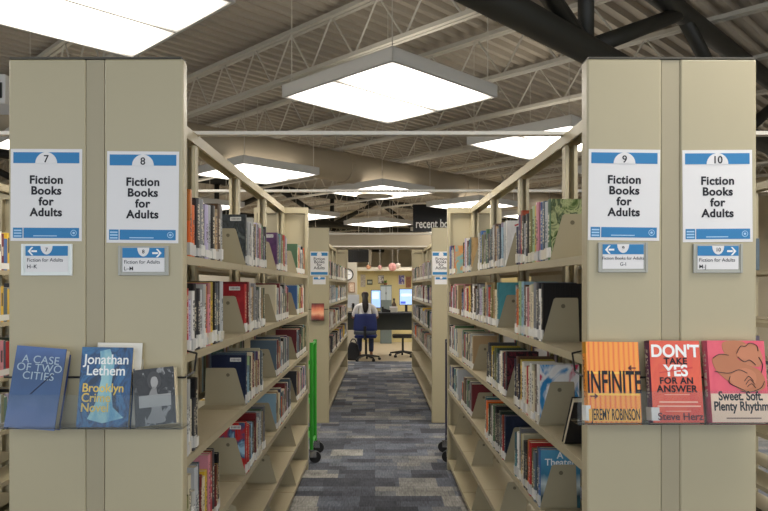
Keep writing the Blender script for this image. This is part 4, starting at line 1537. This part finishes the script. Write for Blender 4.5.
monitor(399.8, 412.8, 289.3, 304.5, 15.2, 'wide computer monitor with a pale blue screen on the desk by the shelves', [(0.06, 0.45, 0.05, 0.2, '4A62C8'), (0.1, 0.9, 0.55, 0.7, 'DDE8F6')], 'A9C6EE')
monitor(371.5, 380.5, 290.5, 307.5, 15.25, 'computer monitor with a blue screen in front of the seated person', [(0.1, 0.8, 0.5, 0.9, 'C8DAF0')], '9DBCE6')
o = thing('monitor', 'dark-backed computer monitor half behind the seated person', 'monitor', T((353 - VX) * 15.2 / F, 15.25, DZ))
MB().box(-0.14, 0.14, 0, 0.035, 0.10, 0.40).build('bezel', mat('screen_back', 'C8CCD2', 0.4), o)
MB().box(-0.03, 0.03, 0.0, 0.03, 0.01, 0.2).build('stand', BLACKP, o)
MB().box(-0.1, 0.1, -0.04, 0.1, 0, 0.012).build('foot', BLACKP, o)
# desk things between the monitors
o = thing('desk_phone', 'black desk telephone on the desk between the monitors', 'telephone', T((386 - VX) * 15.0 / F, 15.0, DZ))
MB().prism([(-0.1, 0), (0.1, 0), (0.1, 0.05), (-0.1, 0.11)], -0.05, 0.1).build('base', BLACKP, o)
MB().box(-0.1, -0.05, -0.07, 0.11, 0.10, 0.135).build('handset', BLACKP, o, bevel=0.01)
o = thing('paper_stack', 'white stack of papers standing on the desk by the wide monitor', 'papers', T((393.5 - VX) * 15.1 / F, 15.1, DZ))
MB().box(-0.09, 0.09, 0, 0.06, 0.0, 0.13).build('sheets', PAPER, o)
MB().box(-0.095, 0.095, -0.006, 0.0, 0, 0.10).build('tray', mat('tray_grey', 'C8C4BA', 0.5), o)
o = thing('bottle', 'brown bottle standing on the desk behind the papers', 'bottle', T((394 - VX) * 15.4 / F, 15.4, DZ))
MB().lathe([(0.05, 0), (0.055, 0.02), (0.055, 0.17), (0.02, 0.23), (0.02, 0.28)], 14).build('body', mat('bottle_brown', '5E4A38', 0.3), o, smooth=True)
MB().lathe([(0.024, 0.28), (0.024, 0.31)], 12).build('cap', BLACKP, o)

# equipment bag on the floor by the chair
o = thing('bag', 'black bag slumped on the floor beside the blue office chair', 'bag', T(-0.475, 14.35, 0))
mb = MB()
mb.prism([(-0.13, 0), (0.13, 0), (0.145, 0.18), (0.09, 0.36), (-0.07, 0.40), (-0.14, 0.2)], -0.09, 0.09)
mb.build('body', mat('bag_black', '202023', 0.8), o, bevel=0.04)
MB().tube((-0.06, 0, 0.39), (-0.02, 0, 0.46), 0.012, 8).tube((-0.02, 0, 0.46), (0.04, 0, 0.45), 0.012, 8).tube((0.04, 0, 0.45), (0.08, 0, 0.36), 0.012, 8).build('handle', BLACKP, o)


# ------------------------------------------------------------------ office chairs
def chair(M, label, backm, seat_z, back):
    o = thing('office_chair', label, 'chair', M)
    MB().box(-0.24, 0.24, -0.22, 0.25, seat_z - 0.07, seat_z).build('seat', backm, o, bevel=0.035)
    if back:
        vs, fs = [], []
        n, m_ = 10, 8
        mb = MB()
        for side in (0, 1):
            for j in range(m_ + 1):
                for i in range(n + 1):
                    x = -0.25 + 0.5 * i / n
                    z = seat_z + 0.10 + 0.36 * j / m_
                    sx = 1 - 0.12 * (j / m_) ** 3
                    y = -0.255 - 0.06 * (1 - (x / 0.25) ** 2) + side * 0.03
                    vs.append((x * sx, y, z))
        W = n + 1
        S = W * (m_ + 1)
        for j in range(m_):
            for i in range(n):
                a = j * W + i
                fs.append((a, a + 1, a + W + 1, a + W))
                fs.append((S + a, S + a + W, S + a + W + 1, S + a + 1))
        for i in range(n):
            fs.append((i, S + i, S + i + 1, i + 1))
            a = m_ * W + i
            fs.append((a, a + 1, S + a + 1, S + a))
        for j in range(m_):
            a = j * W
            fs.append((a, a + W, S + a + W, S + a))
            a = j * W + n
            fs.append((a, S + a, S + a + W, a + W))
        mb.add(vs, fs)
        mb.build('backrest', backm, o, smooth=True)
        mb = MB()
        mb.box(-0.24, 0.24, -0.33, -0.285, seat_z + 0.02, seat_z + 0.10)
        mb.build('back_trim', mat('grey_trim', '4A505E', 0.4), o, bevel=0.015)
        MB().box(-0.03, 0.03, -0.35, -0.2, seat_z - 0.09, seat_z - 0.065).box(-0.03, 0.03, -0.36, -0.335, seat_z - 0.09, seat_z + 0.2).build('back_support', BLACKP, o)
    MB().tube((0, 0, 0.10), (0, 0, seat_z - 0.07), 0.026, 14).build('gas_column', BLACKP, o)
    for i in range(5):
        a = R(18 + 72 * i)
        e = Vector((math.cos(a) * 0.30, math.sin(a) * 0.30, 0.075))
        leg = MB().tube((0, 0, 0.115), e, 0.026, 8, 0.017).build('leg', BLACKP, o)
        MB().tube(e + Vector((-0.022 * math.sin(a), 0.022 * math.cos(a), -0.045)), e + Vector((0.022 * math.sin(a), -0.022 * math.cos(a), -0.045)), 0.03, 12).build('caster', BLACKP, leg)
    return o


CX = (366 - VX) * 14.25 / F
BLUE = mat('chair_blue', '1B2A66', 0.5)
SEAT = 0.56
chair(T(CX, 14.30, 0) @ RZ(R(-3)), 'blue-backed office chair on a star base holding the seated person', BLUE, SEAT, True)
chair(T((403 - VX) * 15.0 / F, 15.1, 0), 'empty black office chair pushed under the desk', BLACKP, 0.5, False)


# ------------------------------------------------------------------ person seated at the desk, seen from behind
def skin(name, pts, edges, m, parent, sub=2, rootv=0):
    me = bpy.data.meshes.new(name)
    me.from_pydata([p[:3] for p in pts], edges, [])
    o = bpy.data.objects.new(name, me)
    COL.objects.link(o)
    o.parent = parent
    sm = o.modifiers.new('skin', 'SKIN')
    sv = me.skin_vertices[0].data if me.skin_vertices else None
    if sv is None:
        bm = bmesh.new()
        bm.from_mesh(me)
        bm.verts.layers.skin.verify()
        bm.to_mesh(me)
        bm.free()
        sv = me.skin_vertices[0].data
    for i, p in enumerate(pts):
        r = p[3]
        sv[i].radius = r if isinstance(r, tuple) else (r, r)
        sv[i].use_root = (i == rootv)
    ss = o.modifiers.new('sub', 'SUBSURF')
    ss.levels = ss.render_levels = sub
    dg = bpy.context.evaluated_depsgraph_get()
    me2 = bpy.data.meshes.new_from_object(o.evaluated_get(dg))
    o.modifiers.clear()
    o.data = me2
    me2.materials.clear()
    me2.materials.append(m)
    for p in me2.polygons:
        p.use_smooth = True
    return o


P = thing('person', 'person with dark tied-back hair in a white shirt, seated at the desk facing away', 'person', T(CX - 0.02, 14.25, 0))
SKIN = mat('skin_tone', '9A6B50', 0.55)
sz = SEAT
pts = [(0, 0.02, sz + 0.09, (0.14, 0.10)), (0, 0.0, sz + 0.28, (0.125, 0.09)), (0, 0.0, sz + 0.50, (0.14, 0.09)), (0, 0.01, sz + 0.64, (0.11, 0.075)),
       (0, 0.03, sz + 0.72, 0.045), (0, 0.06, sz + 0.80, (0.062, 0.075)), (0, 0.07, sz + 0.88, (0.072, 0.088)), (0, 0.065, sz + 0.94, (0.05, 0.06))]
edges = [(0, 1), (1, 2), (2, 3), (3, 4), (4, 5), (5, 6), (6, 7)]


def chain(start, more):
    i = start
    for p in more:
        pts.append(p)
        edges.append((i, len(pts) - 1))
        i = len(pts) - 1
    return i


for s in (-1, 1):
    hip = chain(0, [(0.09 * s, 0.06, sz + 0.075, 0.085)])
    ft = chain(hip, [(0.12 * s, 0.24, sz + 0.085, 0.072), (0.13 * s, 0.40, sz + 0.07, 0.056), (0.13 * s, 0.40, sz - 0.18, 0.05), (0.13 * s, 0.38, 0.15, 0.036), (0.13 * s, 0.42, 0.06, 0.04), (0.135 * s, 0.52, 0.045, 0.03)])
    sh = chain(3, [(0.165 * s, 0.0, sz + 0.60, 0.055)])
    hd = chain(sh, [(0.225 * s, 0.03, sz + 0.44, 0.045), (0.26 * s, 0.10, sz + 0.36, 0.038), (0.25 * s, 0.30, DZ + 0.045, 0.033), (0.23 * s, 0.44, DZ + 0.04, 0.024), (0.225 * s, 0.50, DZ + 0.034, (0.03, 0.016))])
    for q in range(4):
        dx = (-0.024 + 0.016 * q) * s
        ln = (0.055, 0.065, 0.062, 0.05)[q]
        chain(hd, [(0.225 * s + dx, 0.54, DZ + 0.034, 0.009), (0.225 * s + dx * 1.1, 0.54 + ln * 0.5, DZ + 0.032, 0.008), (0.225 * s + dx * 1.15, 0.54 + ln, DZ + 0.02, 0.007)])
    chain(hd, [(0.225 * s - 0.036 * s, 0.50, DZ + 0.03, 0.009), (0.225 * s - 0.05 * s, 0.535, DZ + 0.024, 0.0075)])
skin('body', pts, edges, SKIN, P)
# white shirt
sp = [(0, 0.02, sz + 0.06, (0.165, 0.125)), (0, 0.0, sz + 0.28, (0.15, 0.112)), (0, 0.0, sz + 0.50, (0.165, 0.112)), (0, 0.008, sz + 0.635, (0.125, 0.09)), (0, 0.02, sz + 0.68, (0.07, 0.06)),
      ]
se = [(0, 1), (1, 2), (2, 3), (3, 4)]
for s in (-1, 1):
    a = len(sp)
    sp += [(0.175 * s, 0.0, sz + 0.595, 0.07), (0.225 * s, 0.03, sz + 0.45, 0.064), (0.25 * s, 0.08, sz + 0.39, 0.058)]
    se += [(3, a), (a, a + 1), (a + 1, a + 2)]
skin('shirt', sp, se, mat('shirt_white', 'E8E6E6', 0.8, bump=0.2, bscale=20), P)
# jeans
jp = [(0, 0.02, sz + 0.08, (0.165, 0.12))]
je = []
for s in (-1, 1):
    a = len(jp)
    jp += [(0.10 * s, 0.07, sz + 0.085, 0.10), (0.125 * s, 0.25, sz + 0.09, 0.084), (0.13 * s, 0.405, sz + 0.065, 0.068), (0.13 * s, 0.405, sz - 0.18, 0.064), (0.13 * s, 0.385, 0.14, 0.055)]
    je += [(0, a), (a, a + 1), (a + 1, a + 2), (a + 2, a + 3), (a + 3, a + 4)]
skin('jeans', jp, je, mat('denim', '2A3350', 0.8), P)
for s in (-1, 1):
    mb = MB()
    mb.box(-0.045, 0.045, -0.07, 0.18, 0.0, 0.03)
    mb.box(-0.04, 0.04, -0.06, 0.15, 0.03, 0.085)
    mb.build('shoe', mat('shoe_pale', 'B8AC9C', 0.6), P, M=T(0.133 * s, 0.40, 0.0), bevel=0.02)
# hair: cap and ponytail
hp = [(0, 0.045, sz + 0.92, (0.09, 0.095)), (0, 0.02, sz + 0.84, (0.088, 0.08)), (0, -0.06, sz + 0.80, (0.06, 0.05)), (0.005, -0.115, sz + 0.72, (0.072, 0.05)), (0.012, -0.128, sz + 0.60, (0.075, 0.045)), (0.008, -0.125, sz + 0.47, (0.035, 0.03))]
skin('hair', hp, [(0, 1), (1, 2), (2, 3), (3, 4), (4, 5)], mat('dark_hair', '1E1715', 0.6), P)
# face details
mb = MB()
for s in (-1, 1):
    mb.ball((0.03 * s, 0.148, sz + 0.86), 0.011)
mb.build('eyes', WHITE, P)
MB().ball((0, 0.155, sz + 0.835), 0.014, sz=1.5).build('nose', SKIN, P)

# small vented unit high on the outer side of bookcase seven
o = thing('unit_heater', 'white box with a dark vent hung high past the outer edge of sign seven', 'heater', T(-3.46, 6.0, EYE + 183 * 6 / F))
MB().box(-0.28, 0.1, 0, 0.4, 0, 0.27).build('housing', WHITE, o, bevel=0.01)
MB().box(-0.2, 0.07, -0.008, 0, 0.05, 0.19).build('vent', BLACKP, o)
MB().tube((-0.1, 0.2, 0.27), (-0.1, 0.2, DECK_Z - (EYE + 183 * 6 / F)), 0.008, 6).build('hanger_rod', JOIST, o)
